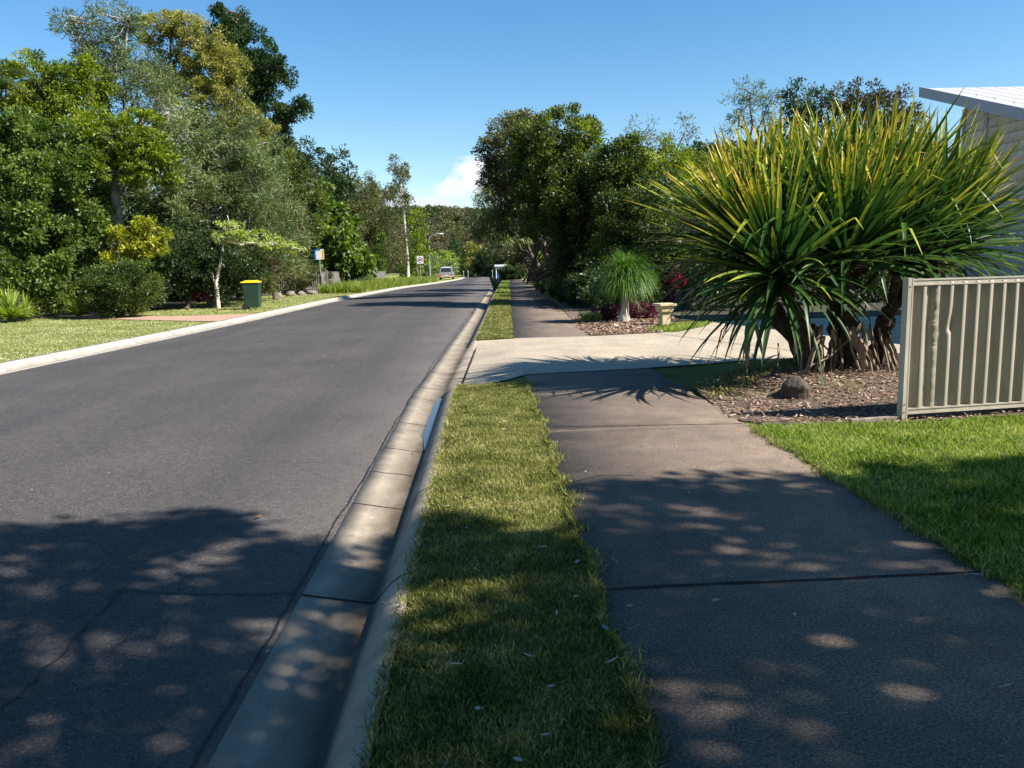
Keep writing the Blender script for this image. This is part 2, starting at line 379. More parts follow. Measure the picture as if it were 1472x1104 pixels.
# leaf palettes
G = {
 'bright': ((0.025, 0.05, 0.010), (0.065, 0.12, 0.016), (0.14, 0.21, 0.03), (0.25, 0.31, 0.06)),
 'yellowgreen': ((0.04, 0.07, 0.012), (0.11, 0.16, 0.018), (0.24, 0.30, 0.03), (0.42, 0.45, 0.07)),
 'golden': ((0.04, 0.055, 0.015), (0.13, 0.145, 0.03), (0.32, 0.31, 0.07), (0.52, 0.47, 0.14)),
 'grey': ((0.035, 0.055, 0.018), (0.095, 0.135, 0.042), (0.20, 0.25, 0.09), (0.38, 0.42, 0.20)),
 'olive': ((0.03, 0.035, 0.012), (0.075, 0.085, 0.028), (0.14, 0.15, 0.05), (0.22, 0.22, 0.09)),
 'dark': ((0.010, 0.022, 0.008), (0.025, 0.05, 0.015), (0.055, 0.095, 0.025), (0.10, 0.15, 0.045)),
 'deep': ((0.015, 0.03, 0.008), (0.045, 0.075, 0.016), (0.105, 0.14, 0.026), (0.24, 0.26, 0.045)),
 'brown': ((0.05, 0.045, 0.02), (0.11, 0.095, 0.045), (0.17, 0.15, 0.075), (0.26, 0.22, 0.12)),
 'yellow': ((0.08, 0.10, 0.01), (0.22, 0.24, 0.02), (0.44, 0.44, 0.04), (0.64, 0.60, 0.10)),
 'lime': ((0.10, 0.15, 0.02), (0.22, 0.30, 0.04), (0.36, 0.44, 0.09), (0.48, 0.54, 0.16)),
 'purple': ((0.025, 0.006, 0.012), (0.07, 0.014, 0.026), (0.14, 0.03, 0.05), (0.24, 0.07, 0.09)),
 'red': ((0.12, 0.008, 0.01), (0.35, 0.015, 0.02), (0.6, 0.03, 0.04), (0.7, 0.08, 0.08)),
 'rust': ((0.02, 0.022, 0.010), (0.05, 0.05, 0.022), (0.09, 0.08, 0.035), (0.15, 0.12, 0.05)),
 'white': ((0.16, 0.18, 0.10), (0.26, 0.28, 0.17), (0.4, 0.42, 0.28), (0.55, 0.56, 0.4)),
}
LM = {k: leafmat('leaves_' + k, v) for k, v in G.items()}
LM['gloss'] = leafmat('leaves_gloss', ((0.025, 0.05, 0.012), (0.07, 0.12, 0.022), (0.155, 0.215, 0.04), (0.30, 0.35, 0.10)), rough=0.45, spec=0.35)
LM['pale'] = leafmat('pale_lawn_blades', ((0.14, 0.17, 0.055), (0.27, 0.30, 0.11), (0.43, 0.44, 0.19), (0.66, 0.60, 0.38)), trans=0.25, scale=0.8, rough=0.7, spec=0.15)
LM['grass'] = leafmat('grass_blades', ((0.05, 0.065, 0.015), (0.15, 0.17, 0.035), (0.31, 0.30, 0.08), (0.58, 0.49, 0.26)), trans=0.25, scale=3.2, rough=0.6, spec=0.2)
LM['lawngrass'] = leafmat('lawn_blades', ((0.06, 0.11, 0.016), (0.17, 0.245, 0.035), (0.34, 0.41, 0.085), (0.58, 0.57, 0.24)), trans=0.35, scale=1.5, rough=0.6, spec=0.2)

# ------------------------------------------------------------------ foliage makers
def unit(a): return a / np.maximum(np.linalg.norm(a, axis=-1, keepdims=True), 1e-9)
def rdir(n, r=rng): return unit(r.normal(size=(n, 3)))
def leafquads(P, D, Nn, L, W, droop=0.15):
    S = unit(np.cross(D, Nn)); n = len(P)
    L = L[:, None]; W = W[:, None]
    V = np.empty((n, 4, 3))
    V[:, 0] = P; V[:, 1] = P + D * L * 0.45 + S * W * 0.5
    V[:, 2] = P + D * L - np.array([0, 0, 1.0]) * L * droop
    V[:, 3] = P + D * L * 0.45 - S * W * 0.5
    return V.reshape(-1, 3), np.arange(n * 4).reshape(-1, 4)
def crown_clumps(lobes, rc, cover, r, fill=0.25):
    C = []; Nr = []
    for c, rad in lobes:
        c = np.array(c, float); rad = np.array(rad, float)
        area = 4 * math.pi * ((rad[0] * rad[1]) ** 1.6 / 3 + (rad[0] * rad[2]) ** 1.6 / 3 + (rad[1] * rad[2]) ** 1.6 / 3) ** (1 / 1.6)
        n = max(4, int(cover * area / (math.pi * rc * rc)))
        d = rdir(n, r)
        q = np.where(r.random(n) < fill, r.uniform(0.25, 0.8, n), np.clip(r.normal(0.95, 0.09, n), 0.7, 1.18))
        C.append(c + d * rad * q[:, None]); Nr.append(unit(d / rad))
    return np.concatenate(C), np.concatenate(Nr)
def foliage(name, C, Nr, rc, m, L, W, mat, parent, r, up=0.35, flat=0.8, droop=0.15, spread=0.7, nrand=0.5):
    n = len(C)
    cs = rc * r.uniform(0.55, 1.25, n)
    k = np.repeat(np.arange(n), m)
    # leaves on a few twigs inside every clump
    d = rdir(len(k), r); q = r.random(len(k)) ** 0.5
    tw = rdir(n * 7, r).reshape(n, 7, 3)
    d = unit(d * spread + tw[k, r.integers(0, 7, len(k))] * 0.9)
    off = d * (cs[k] * q)[:, None]; off[:, 2] *= flat
    P = C[k] + off
    D = unit(d * 0.8 + Nr[k] * 0.4 + np.array([0, 0, up]) + r.normal(size=(len(k), 3)) * 0.45)
    Nn = unit(r.normal(size=(len(k), 3)) * nrand + d * 0.75 + Nr[k] * 0.35 + np.array([0, 0, 0.4]))
    sz = r.uniform(0.65, 1.3, len(k))
    V, Q = leafquads(P, D, Nn, L * sz, W * sz, droop)
    cv = r.random(n)
    v = np.clip(0.35 * cv[k] + 0.65 * r.random(len(k)), 0, 1)
    me = npmesh(name, V, Q, {'v': ('FACE', v)})
    return link(name, me, mat, parent)
def bent(a, b, r, wob=0.12, n=4):
    a = np.array(a, float); b = np.array(b, float); L = np.linalg.norm(b - a)
    return [a + (b - a) * t + (r.normal(size=3) * wob * L * math.sin(math.pi * t) * 0.6) for t in np.linspace(0, 1, n)]
def skeleton(base, lobes, C, r, tr=0.14, mat=None, parent=None, stems=None, twigs=2, name='trunk', fork=0.45):
    mb = MB(); base = np.array(base, float)
    top = np.mean([l[0] for l in lobes], axis=0)
    hub = base + (top - base) * fork
    if stems is None:
        path = bent(base, hub, r, 0.05, 5)
        mb.tube(path, list(np.linspace(tr * 1.25, tr * 0.85, 5)), 9)
        starts = [hub]
    else:
        starts = []
        for s in stems:
            pts = [np.array(q, float) for q in s[0]]
            mb.tube(pts, list(np.linspace(s[1], s[1] * 0.55, len(pts))), 8)
            starts.append(pts[-1])
    for i, (lc, lr) in enumerate(lobes):
        lc = np.array(lc, float)
        s = min(starts, key=lambda q: np.linalg.norm(q - lc))
        if np.linalg.norm(s - lc) > 0.15:
            mb.tube(bent(s, lc, r, 0.10, 5), list(np.linspace(tr * 0.6, tr * 0.22, 5)), 6)
        near = C[np.argsort(np.linalg.norm((C - lc) / np.array(lr), axis=1))]
        near = near[:max(6, int(len(near) / len(lobes)))]
        for j in r.choice(len(near), min(len(near), int(8 + twigs * 6)), replace=False):
            mb.tube(bent(lc + r.normal(size=3) * 0.1, near[j], r, 0.12, 4), list(np.linspace(tr * 0.2, 0.012, 4)), 4, cap=False)
    return mb.build(name, mat, parent, smooth=True)
def tree(name, label, cat, base, lobes, leaf='dark', rc=0.45, m=110, L=0.16, W=0.07, cover=1.3, bark='bark', tr=0.14,
         stems=None, group=None, seed=1, fill=0.25, up=0.35, flat=0.8, droop=0.15, twigs=2, fork=0.45, spread=0.7, extra=None):
    r = np.random.default_rng(seed)
    root = empty(name, tuple(map(float, base)), label, cat, group)
    C, Nr = crown_clumps(lobes, rc, cover, r, fill)
    keep = C[:, 2] > base[2] + 0.05
    if base[0] > 0:
        keep &= ~((C[:, 0] < np.array([PR(q) for q in C[:, 1]]) + rc * 0.6 + 0.05) & (C[:, 2] < base[2] + 2.1 + 0.012 * C[:, 1]) & (C[:, 1] < 84) & (C[:, 1] > 14))
    C, Nr = C[keep], Nr[keep]
    foliage('crown', C, Nr, rc, m, L, W, LM[leaf], root, r, up, flat, droop, spread)
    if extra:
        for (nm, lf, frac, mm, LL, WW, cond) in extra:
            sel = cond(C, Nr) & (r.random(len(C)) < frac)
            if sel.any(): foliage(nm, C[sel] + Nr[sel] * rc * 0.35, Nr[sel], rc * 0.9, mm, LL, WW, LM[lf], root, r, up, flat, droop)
    skeleton(base, lobes, C, r, tr, MT[bark], root, stems, twigs, fork=fork)
    return root
def lobe(px, py, rx, ry, Y, depth=None):
    """an ellipsoid of foliage seen at (px, py), half sizes in pixels at distance Y"""
    c = at(px, py, Y); k = mpp(Y)
    return (c, (rx * k * 1.1, depth or (rx + ry) * 0.55 * k, ry * k * 1.1))
def gpt(px, Y, z=None):
    c = at(px, 400, Y); return (c[0], Y, zb(Y) if z is None else z)

# ------------------------------------------------------------------ the ground, road, kerbs and path
XG = lambda y: float(np.interp(y, [-12, 9.6, 15.9, 24, 33, 45, 70, 115, 160], [-0.40, -0.40, -0.22, 0.02, 0.24, 0.55, 1.25, 2.5, 3.4]))   # back of right kerb
XL = lambda y: float(np.interp(y, [-12, 12, 16, 25, 41, 55, 75, 115, 160], [-8.0, -7.75, -7.5, -7.0, -6.55, -6.1, -5.25, -3.7, -2.2]))        # left edge of asphalt
def kdrive(y):                       # 1 = full kerb, 0 = flattened at the driveway
    return float(np.interp(y, [9.9, 10.5, 15.0, 15.5], [1, 0, 0, 1]))
Ys = sorted(set(list(np.arange(-12, 20, 0.25)) + list(np.arange(20, 60, 1.0)) + list(np.arange(60, 161, 4.0))))
def loft(name, Ys, cols, mat, kind='structure', attrs=None, smooth=True):
    V = []; n = len(cols)
    for y in Ys:
        for fx, fz in cols:
            V.append((fx(y) if callable(fx) else fx, y, (fz(y) if callable(fz) else fz) + zb(y)))
    Q = [(i * n + j, i * n + j + 1, (i + 1) * n + j + 1, (i + 1) * n + j) for i in range(len(Ys) - 1) for j in range(n - 1)]
    at_ = None
    if attrs: at_ = {k: ('POINT', np.tile(np.array(a, np.float32), len(Ys))) for k, a in attrs.items()}
    me = npmesh(name, V, Q, at_, smooth)
    o = link(name, me, mat); meta(o, kind=kind); return o
kb = lambda y: -0.135 * (1 - kdrive(y))
far = [-600] + list(np.arange(-60, -12, 6.0))
GY = [-600, -60] + Ys + [260, 420, 900]
ZT = -0.32
grd = loft('ground', GY, [(-600, 0.0), (-30, 0.0), (lambda y: XL(y) - 0.52, -0.012), (lambda y: XL(y) - 0.48, ZT), (lambda y: XG(y) - 0.05, ZT),
                          (lambda y: XG(y) - 0.02, lambda y: -0.012 + kb(y)), (0.46, 0.0), (3.0, 0.0), (30, 0.0), (600, 0.0)], MT['lawn'], smooth=False)
XR = lambda y: XG(y) - 0.54
road = loft('road', Ys, [(lambda y: XL(y) - 0.01, -0.075), (lambda y: XL(y) + 1.5, -0.045), (lambda y: (XL(y) + XR(y)) / 2, -0.02), (lambda y: XR(y) - 1.2, -0.055), (lambda y: XR(y) + 0.01, -0.082)], MT['asphalt'])
# right kerb and gutter: tray, invert, rolled face, flat back
prof = [(-0.54, -0.30, .2), (-0.54, -0.078, .3), (-0.42, -0.098, .12), (-0.29, -0.119, .55), (-0.215, -0.130, .95), (-0.185, -0.124, .95), (-0.15, -0.085, .45), (-0.105, -0.035, .1), (-0.06, -0.004, .0), (-0.03, 0.006, 0.0), (0.0, 0.006, .1), (0.0, -0.06, .3)]
def kz(z):
    def f_(y):
        k = kdrive(y)
        return z if z < -0.12 or z < -0.2 else (-0.12 + (z + 0.12) * (0.22 + 0.78 * k) if True else z)
    return f_
def kz2(i, z):
    if i < 5 or i == 11: return z if i != 11 else (lambda y: -0.06 + kb(y))
    return lambda y: -0.124 + (z + 0.124) * (0.2 + 0.8 * kdrive(y))
loft('kerb', Ys, [((lambda y, d=d: XG(y) + d), kz2(i, z)) for i, (d, z, q) in enumerate(prof)], MT['kerb'], attrs={'dirt': [q for _, _, q in prof]})
# left kerb, seen from across the road
profL = [(0.02, -0.30, .3), (0.02, -0.070, .3), (-0.14, -0.088, .45), (-0.24, -0.095, .5), (-0.28, -0.09, .5), (-0.36, -0.02, .1), (-0.43, 0.018, 0), (-0.54, 0.02, .05), (-0.54, -0.06, .2)]
loft('kerb', Ys, [((lambda y, d=d: XL(y) + d), z) for d, z, q in profL], MT['kerb_left'], attrs={'dirt': [q for _, _, q in profL]})
# footpath in two stretches either side of the driveway
pyl = [y for y in Ys if -12 <= y <= 10.5] + [10.62, 10.95]
PL = lambda y: float(np.interp(y, [-12, 10, 15.7, 24, 33, 45, 70, 115], [0.46, 0.46, 0.46, 0.66, 0.92, 1.25, 1.95, 3.2]))
PR = lambda y: float(np.interp(y, [-12, 4, 7.5, 9.5, 11.2, 15.7, 24, 33, 45, 70, 115], [2.30, 2.30, 2.27, 2.24, 2.18, 2.0, 2.22, 2.5, 2.85, 3.5, 4.7]))
wob = lambda y, s: 0.010 * math.sin(y * 5.1 + s) + 0.014 * math.sin(y * 12.7 + 2 * s)
Yf = sorted(set(pyl + list(np.arange(1, 10.6, 0.08))))
pathcols = lambda s: [((lambda y: PL(y) + wob(y, 1)), -0.05), ((lambda y: PL(y) + wob(y, 1) + 0.012), 0.012), ((lambda y: PR(y) + wob(y, 4) - 0.012), 0.012), ((lambda y: PR(y) + wob(y, 4)), -0.05)]
loft('footpath', Yf, pathcols(0), MT['path'], smooth=False)
loft('footpath', [15.55] + [y for y in Ys if 15.6 < y <= 112], pathcols(1), MT['path'], smooth=False)

def strip(mb, pts, w_, wobble=0.0, z=0.0, zf=None):
    """thin wandering line on a surface"""
    P = []
    for (a, b) in zip(pts[:-1], pts[1:]):
        a = np.array(a, float); b = np.array(b, float); n = max(2, int(np.linalg.norm(b - a) / 0.05))
        for i in range(n): P.append(a + (b - a) * i / n)
    P.append(np.array(pts[-1], float)); n = len(P)
    off = np.cumsum(rng.normal(size=n)) * 0.15 if wobble else np.zeros(n)
    off -= np.linspace(off[0], off[-1], n)
    vs = []
    for i, q in enumerate(P):
        d = P[min(i + 1, n - 1)] - P[max(i - 1, 0)]; s = np.array([d[1], -d[0], 0]); s /= np.linalg.norm(s)
        c = q + s * off[i] * wobble; ww = w_ * rng.uniform(0.6, 1.35) / 2
        for k in (-1, 1): vs.append(c + s * ww * k)
    mb.add(vs, [(2 * i, 2 * i + 1, 2 * i + 3, 2 * i + 2) for i in range(n - 1)])
# joints in the path
mb = MB()
for y0, sl_ in ((-3.0, 0.02), (0.25, 0.02), (3.52, 0.03), (7.15, -0.06), (18.9, 0), (22.3, 0), (25.7, 0), (29.1, 0), (32.5, 0), (36, 0), (40, 0)):
    zz = 0.016 + zb(y0)
    strip(mb, [(PL(y0) + 0.02, y0 - sl_ * 0.5, zz), (PR(y0) - 0.03, y0 + sl_ * 1.3, zz)], 0.022 if y0 < 5 else 0.014, 0.012)
strip(mb, [(0.50, 5.30, 0.016), (0.75, 5.46, 0.016), (0.98, 5.44, 0.016)], 0.010, 0.05)
o = mb.build('path_joint', MT['dark']); meta(o, kind='structure')
# joints across the kerb and gutter
mb = MB()
kj = [1.2, 3.78, 5.3, 6.15, 6.95, 8.1, 9.55] + [10.4, 11.9, 13.6, 15.2] + [16.4 + 2.4 * i for i in range(14)]
for y0 in kj:
    w_ = 0.016 if y0 in (3.78,) else (0.010 if y0 < 10 else 0.014)
    pts = []
    for i, (d, z, q) in enumerate(prof[1:-1], 1):
        zf = kz2(i, z); zz = (zf(y0) if callable(zf) else zf) + zb(y0) + 0.003
        pts.append((XG(y0) + d, y0 + rng.normal() * 0.006 + 0.10 * (d + 0.2) * (d > -0.2), zz))
    for a, b in zip(pts[:-1], pts[1:]):
        a = np.array(a); b = np.array(b); h = np.array([0, w_ / 2, 0]); mb.add([a - h, b - h, b + h, a + h], [(0, 1, 2, 3)])
for i in range(24):
    y0 = 12.5 + 2.6 * i + 0.9 * math.sin(i * 3.3)
    pts = [(XL(y0) + d, y0, z + zb(y0) + 0.003) for d, z, q in profL[1:-1]]
    for a, b in zip(pts[:-1], pts[1:]):
        a = np.array(a); b = np.array(b); h = np.array([0, 0.007, 0]); mb.add([a - h, b - h, b + h, a + h], [(0, 1, 2, 3)])
o = mb.build('kerb_joint', MT['dark']); meta(o, kind='structure')
# tar line where the asphalt meets the gutter, cracks and an old trench patch in the road
def roadz(x, y):
    xs = [XL(y), XL(y) + 1.5, (XL(y) + XR(y)) / 2, XR(y) - 1.2, XR(y)]
    return float(np.interp(x, xs, [-0.075, -0.045, -0.02, -0.055, -0.082])) + zb(y)
def rp(x, y, e=0.003): return (x, y, roadz(x, y) + e)
mb = MB()
strip(mb, [rp(XR(y) - 0.012, y, 0.004) for y in np.arange(0.5, 30, 0.5)], 0.014, 0.02)
strip(mb, [rp(x, y, 0.004) for x, y in ((-1.72, 0.6), (-1.78, 1.8), (-1.80, 2.6), (-1.83, 3.3), (-1.86, 3.88))], 0.014, 0.05)
strip(mb, [rp(x, y, 0.0045) for x, y in ((-1.86, 3.88), (-1.4, 3.83), (-0.96, 3.80))], 0.009, 0.05)
if 0: strip(mb, [rp(x, y, 0.0048) for x, y in ((-1.25, 0.8), (-1.2, 2.0), (-1.12, 3.0), (-1.08, 3.78))], 0.005, 0.08)
o = mb.build('road_crack', MT['tar']); meta(o, kind='structure')
# driveway of pale pebble concrete
mb = MB()
def poly_sheet(name, pts, z, mat, thick=0.0, kind='structure'):
    import bmesh
    bm = bmesh.new(); vs = [bm.verts.new((x, y, z + zb(y))) for x, y in pts]; fc = bm.faces.new(vs)
    bmesh.ops.triangulate(bm, faces=[fc])
    me = bpy.data.meshes.new(name); bm.to_mesh(me); bm.free()
    o = link(name, me, mat); meta(o, kind=kind); return o
dr = []
apr = [(-0.0, None)]
V = []; Q = []
ya = [9.72, 10.1, 10.5, 11.2, 12.2, 13.2, 14.2, 15.0, 15.35, 15.7]
for y in ya:
    yy = y
    x0 = XG(y) - 0.0
    V += [(x0, yy, kb(y) + 0.012 if kdrive(y) < 1 else 0.012), ((x0 + 0.46) / 2, yy, 0.006 + kb(y) * 0.5), (0.46, yy, 0.018)]
apron_near = lambda x: float(np.interp(x, [-0.4, 0.47, 2.4, 3.9, 6.0, 12], [9.75, 10.62, 10.95, 11.5, 11.75, 11.9]))
apron_far = lambda x: float(np.interp(x, [-0.3, 0.47, 2.0, 3.8, 4.6, 5.2, 12], [15.72, 15.72, 15.7, 16.15, 17.2, 18.5, 19.0]))
V = []; Q = []
xs = list(np.linspace(-0.42, 0.5, 8)) + [1.2, 2.0, 2.8, 3.8, 4.6, 5.2, 6.0, 8.0, 12.0]; ns = 14
for x in xs:
    for j in range(ns):
        f_ = j / (ns - 1); y = apron_near(x) * (1 - f_) + apron_far(x) * f_
        if x < -0.3: x_ = XG(y) + 0.002
        elif x < 0.46: x_ = XG(y) + (0.46 - XG(y)) * (x + 0.42) / 0.88
        else: x_ = x
        tt = min(1, max(0, (x_ - XG(y)) / (0.46 - XG(y)) )) if x_ < 0.46 else 1
        V.append((x_, y, 0.020 + (kb(y) + 0.0) * (1 - tt)))
n = ns
Q = [(i * n + j, (i + 1) * n + j, (i + 1) * n + j + 1, i * n + j + 1) for i in range(len(xs) - 1) for j in range(n - 1)]
o = link('driveway', npmesh('driveway', V, Q, smooth=False), MT['drive']); meta(o, kind='structure')
mb = MB()
strip(mb, [(3.3, 15.95, 0.026), (4.2, 13.6, 0.026), (4.9, 11.9, 0.026)], 0.02, 0.01)
strip(mb, [(XG(y) + 0.01, y, -0.085) for y in (10.6, 12, 13.5, 14.9)], 0.03, 0.0)
o = mb.build('driveway_joint', MT['dark']); meta(o, kind='structure')
# water lying in the gutter
pts = []
ys_ = np.arange(7.0, 9.75, 0.08)
tp_ = lambda y: 0.07 * max(0.0, 1 - (y - 7.0) / 0.7) + 0.05 * max(0.0, 1 - (9.72 - y) / 0.5)
lft = [(XG(y) - 0.262 + 0.010 * math.sin(y * 3) + 0.007 * math.sin(y * 13) + tp_(y), y) for y in ys_]
rgt = [(XG(y) - 0.165, y) for y in ys_[::-1]]
poly_sheet('water', lft + rgt, -0.1228, MT['water'])
# brick crossing on the far side
poly_sheet('brick_path', [(-7.5, 23.2), (-7.5, 26.6), (-9.6, 26.3), (-13.5, 27.6), (-13.6, 26.7), (-10.5, 24.9), (-8.2, 23.5)], 0.016, MT['pavers'])
# mulch and litter beds
MULCH = [(2.20, 7.35), (2.45, 7.02), (3.0, 6.98), (3.7, 6.95), (5.0, 7.15), (9, 7.6), (9, 10.9), (6.0, 11.6), (5.3, 11.0), (4.2, 10.75), (3.3, 10.2), (2.9, 9.6), (2.30, 9.2), (2.26, 8.0)]
def bedz(x, y): return 0.15 * np.exp(-((x - 4.6) / 2.0) ** 4 - ((y - 9.55) / 1.25) ** 4)
def inpoly(P, poly):
    x, y = P[:, 0], P[:, 1]; ins = np.zeros(len(P), bool); j = len(poly) - 1
    for i in range(len(poly)):
        xi, yi = poly[i]; xj, yj = poly[j]
        ins ^= ((yi > y) != (yj > y)) & (x < (xj - xi) * (y - yi) / (yj - yi + 1e-12) + xi); j = i
    return ins
import bmesh
bm = bmesh.new(); bm.faces.new([bm.verts.new((x, y, 0)) for x, y in MULCH])
for ax_, lo_, hi_ in ((0, 2.3, 9.0), (1, 7.0, 11.6)):
    for q_ in np.arange(lo_, hi_, 0.2):
        bmesh.ops.bisect_plane(bm, geom=bm.verts[:] + bm.edges[:] + bm.faces[:], plane_co=(q_, 0, 0) if ax_ == 0 else (0, q_, 0), plane_no=(1, 0, 0) if ax_ == 0 else (0, 1, 0))
for v_ in bm.verts: v_.co.z = 0.010 + bedz(v_.co.x, v_.co.y)
me = bpy.data.meshes.new('mulch_bed'); bm.to_mesh(me); bm.free(); o = link('mulch_bed', me, MT['mulch']); meta(o, kind='structure')
GARD = [(1.99, 15.95), (3.5, 16.25), (3.55, 17.4), (4.1, 18.6), (5.0, 19.8), (6.2, 23.0), (6.5, 30), (2.45, 30), (2.2, 22.5), (1.95, 18.2)]
poly_sheet('garden_bed', GARD, 0.008, MT['mulch'])
loft('leaf_litter', [19, 22, 26, 30, 35, 45, 60, 84, 112], [((lambda y: max(PR(y) + 0.4, 0)), 0.016), (40.0, 0.016)], MT['litter'])
loft('leaf_litter', [24, 27, 28, 32, 38, 45, 48, 60, 84, 112], [(-60.0, 0.016), ((lambda y: float(np.interp(y, [24, 27, 28, 32, 38, 45, 48, 60, 84, 112], [-16, -14.8, -12.5, -12.3, -13.0, -12.6, -11.0, -9.6, -8.0, -6.0]))), 0.016)], MT['litter'])
#@@OBJECTS
# ------------------------------------------------------------------ the pandanus beside the driveway
def sword(r, c, axis, n, Lr, Wd, ages=(0.05, 1.0), g0=1.0):
    """long stiff sword leaves in a spiral head at c; returns verts, quads, along-leaf value"""
    axis = np.array(axis, float); axis /= np.linalg.norm(axis)
    a = np.cross(axis, [0.3, 0.9, 0.1]); a /= np.linalg.norm(a); b = np.cross(axis, a)
    i = np.arange(n); age = ages[0] + (ages[1] - ages[0]) * (i + r.random(n)) / n
    az = i * 2.39996 + r.normal(size=n) * 0.12
    th = age ** 1.15 * 1.46 + r.normal(size=n) * 0.045
    d = axis * np.cos(th)[:, None] + (a * np.cos(az)[:, None] + b * np.sin(az)[:, None]) * np.sin(th)[:, None]
    L = Lr * r.uniform(0.78, 1.12, n) * (0.72 + 0.36 * np.sin(np.clip(age, 0, 1) * 2.4))
    W = Wd * r.uniform(0.8, 1.15, n)
    g = (0.003 + 0.075 * age ** 3.2) * g0 * r.uniform(0.5, 1.6, n)
    kink = r.random(n) < (0.06 + 0.16 * age); kp = r.uniform(0.45, 0.8, n)
    K = 10; P = c + d * 0.03 + axis * (0.16 * (1 - age))[:, None]
    S = unit(np.cross(d, np.array([0, 0, 1.0]) + r.normal(size=(n, 3)) * 0.25)); V = np.empty((n, K, 3, 3)); vt = np.empty((n, K - 1, 2))
    down = np.array([0, 0, -1.0])
    tipy = np.clip(r.normal(0.66, 0.26, n) * (1.45 - 1.25 * age), 0, 1)
    base = r.random(n) * 0.25
    for k in range(K):
        t = k / (K - 1)
        wd = W * (0.55 + 0.65 * min(1, t * 5)) * (1 - t ** 2.6) * 0.5 + 0.0015
        Nn = np.cross(S, d)
        V[:, k, 0] = P + S * wd[:, None] + Nn * (wd * 0.45)[:, None]; V[:, k, 1] = P; V[:, k, 2] = P - S * wd[:, None] + Nn * (wd * 0.45)[:, None]
        if k < K - 1:
            vt[:, k, :] = (base + tipy * max(0, t - 0.2) ** 1.5 * 1.45)[:, None] + r.normal(size=(n, 2)) * 0.015
        P = P + d * (L / (K - 1))[:, None]
        gg = g * (0.4 + 1.6 * t); gg = gg + np.where(kink & (t >= kp) & (t < kp + 0.12), r.uniform(0.6, 1.6, n), 0)
        d = unit(d + down * gg[:, None]); S = unit(S - d * np.sum(S * d, axis=1)[:, None])
    base_i = (np.arange(n) * K * 3)[:, None, None, None]
    kk = np.arange(K - 1)[None, :, None, None] * 3; ss = np.arange(2)[None, None, :, None]
    q = np.array([0, 1, 4, 3])[None, None, None, :]
    Q = (base_i + kk + ss + q).reshape(-1, 4)
    return V.reshape(-1, 3), Q, np.clip(vt, 0, 1).reshape(-1)
m, t, p, o = newmat('pandanus_leaf'); LM['pandan'] = m
a = t.nodes.new('ShaderNodeAttribute'); a.attribute_name = 'v'
col = ramp(t, a.outputs['Fac'], [(0.0, (0.022, 0.060, 0.014)), (0.22, (0.045, 0.115, 0.018)), (0.38, (0.13, 0.20, 0.020)), (0.55, (0.42, 0.43, 0.03)), (0.78, (0.66, 0.52, 0.05)), (0.93, (0.50, 0.26, 0.06))])
col = mixc(t, 1.0, col, ramp(t, noise(t, 3.0, 3), [(0.3, (0.8, 0.8, 0.8)), (0.7, (1.15, 1.15, 1.15))]), 'MULTIPLY')
t.links.new(col, p.inputs['Base Color']); p.inputs['Roughness'].default_value = 0.46; p.inputs['Specular IOR Level'].default_value = 0.5
tr = t.nodes.new('ShaderNodeBsdfTranslucent'); t.links.new(col, tr.inputs['Color'])
ms = t.nodes.new('ShaderNodeMixShader'); ms.inputs[0].default_value = 0.28
t.links.new(p.outputs[0], ms.inputs[1]); t.links.new(tr.outputs[0], ms.inputs[2]); t.links.new(ms.outputs[0], o.inputs[0])
pr = np.random.default_rng(5)
def atp(px, py, Y): return at(px, py, Y * 0.92)
pand = empty('pandanus', (4.1, 9.55, 0.14), 'spreading screw pine with yellow tipped sword leaves standing on prop roots beside the driveway', 'screw pine')
heads = [(1121, 398, 9.9, 190, 1.32), (1216, 378, 10.0, 150, 1.05), (1287, 376, 10.4, 160, 1.2), (1082, 330, 10.9, 130, 1.05), (1120, 300, 11.2, 110, .9), (1165, 315, 10.6, 120, .9), (1215, 290, 11.1, 120, .85),
         (1270, 295, 10.8, 120, .9), (1335, 318, 11.0, 130, 1.0), (1084, 362, 10.4, 110, 1.15), (1350, 358, 10.5, 120, 1.15), (1240, 340, 10.3, 100, .8)]
VV = []; QQ = []; AA = []; nb = 0
hub = atp(1205, 500, 10.4)
hp = []
for (px, py, Y, n, am) in heads:
    c = atp(px, py + (26 if py < 350 else 6), Y); hp.append(c)
    ax = unit((c - hub) * np.array([0.62, 0.5, 0.4]) + np.array([0, 0, 1.0]))
    V, Q, A = sword(pr, c, ax, int(n * 1.1), 1.40, 0.058, (0.04, am))
    V[:, 2] = np.maximum(V[:, 2], 0.12)
    VV.append(V); QQ.append(Q + nb); AA.append(A); nb += len(V)
me = npmesh('crown', np.concatenate(VV), np.concatenate(QQ), {'v': ('FACE', np.concatenate(AA))})
link('crown', me, LM['pandan'], pand)
# dead leaves hanging under the heads
dm = simple('pandanus_dead_leaf', (0.20, 0.12, 0.07), 0.8, var=0.4, scale=12, c2=(0.42, 0.30, 0.2))
for i, (px, py, Y, L) in enumerate([(1076, 438, 9.9, .72), (1080, 440, 9.95, .66), (1150, 462, 9.8, .3), (1250, 480, 9.9, .5), (1190, 452, 9.8, .3), (1120, 470, 9.8, .35), (1235, 470, 9.8, .4), (1215, 452, 9.6, .35)]):
    V, Q, A = sword(pr, atp(px, py, Y), (0.25 * math.sin(i * 2.1), -0.3 * (i > 4), -1), 1, L, 0.065, (0.02, 0.10), 0.3)
    V[:, 2] = np.maximum(V[:, 2], 0.12); link('dead_leaf', npmesh('dead_leaf', V, Q), dm, pand)
mb = MB()
forks = [atp(1160, 470, 10.0), atp(1225, 462, 10.2), atp(1275, 455, 10.3), atp(1200, 440, 10.7), atp(1110, 440, 10.6)]
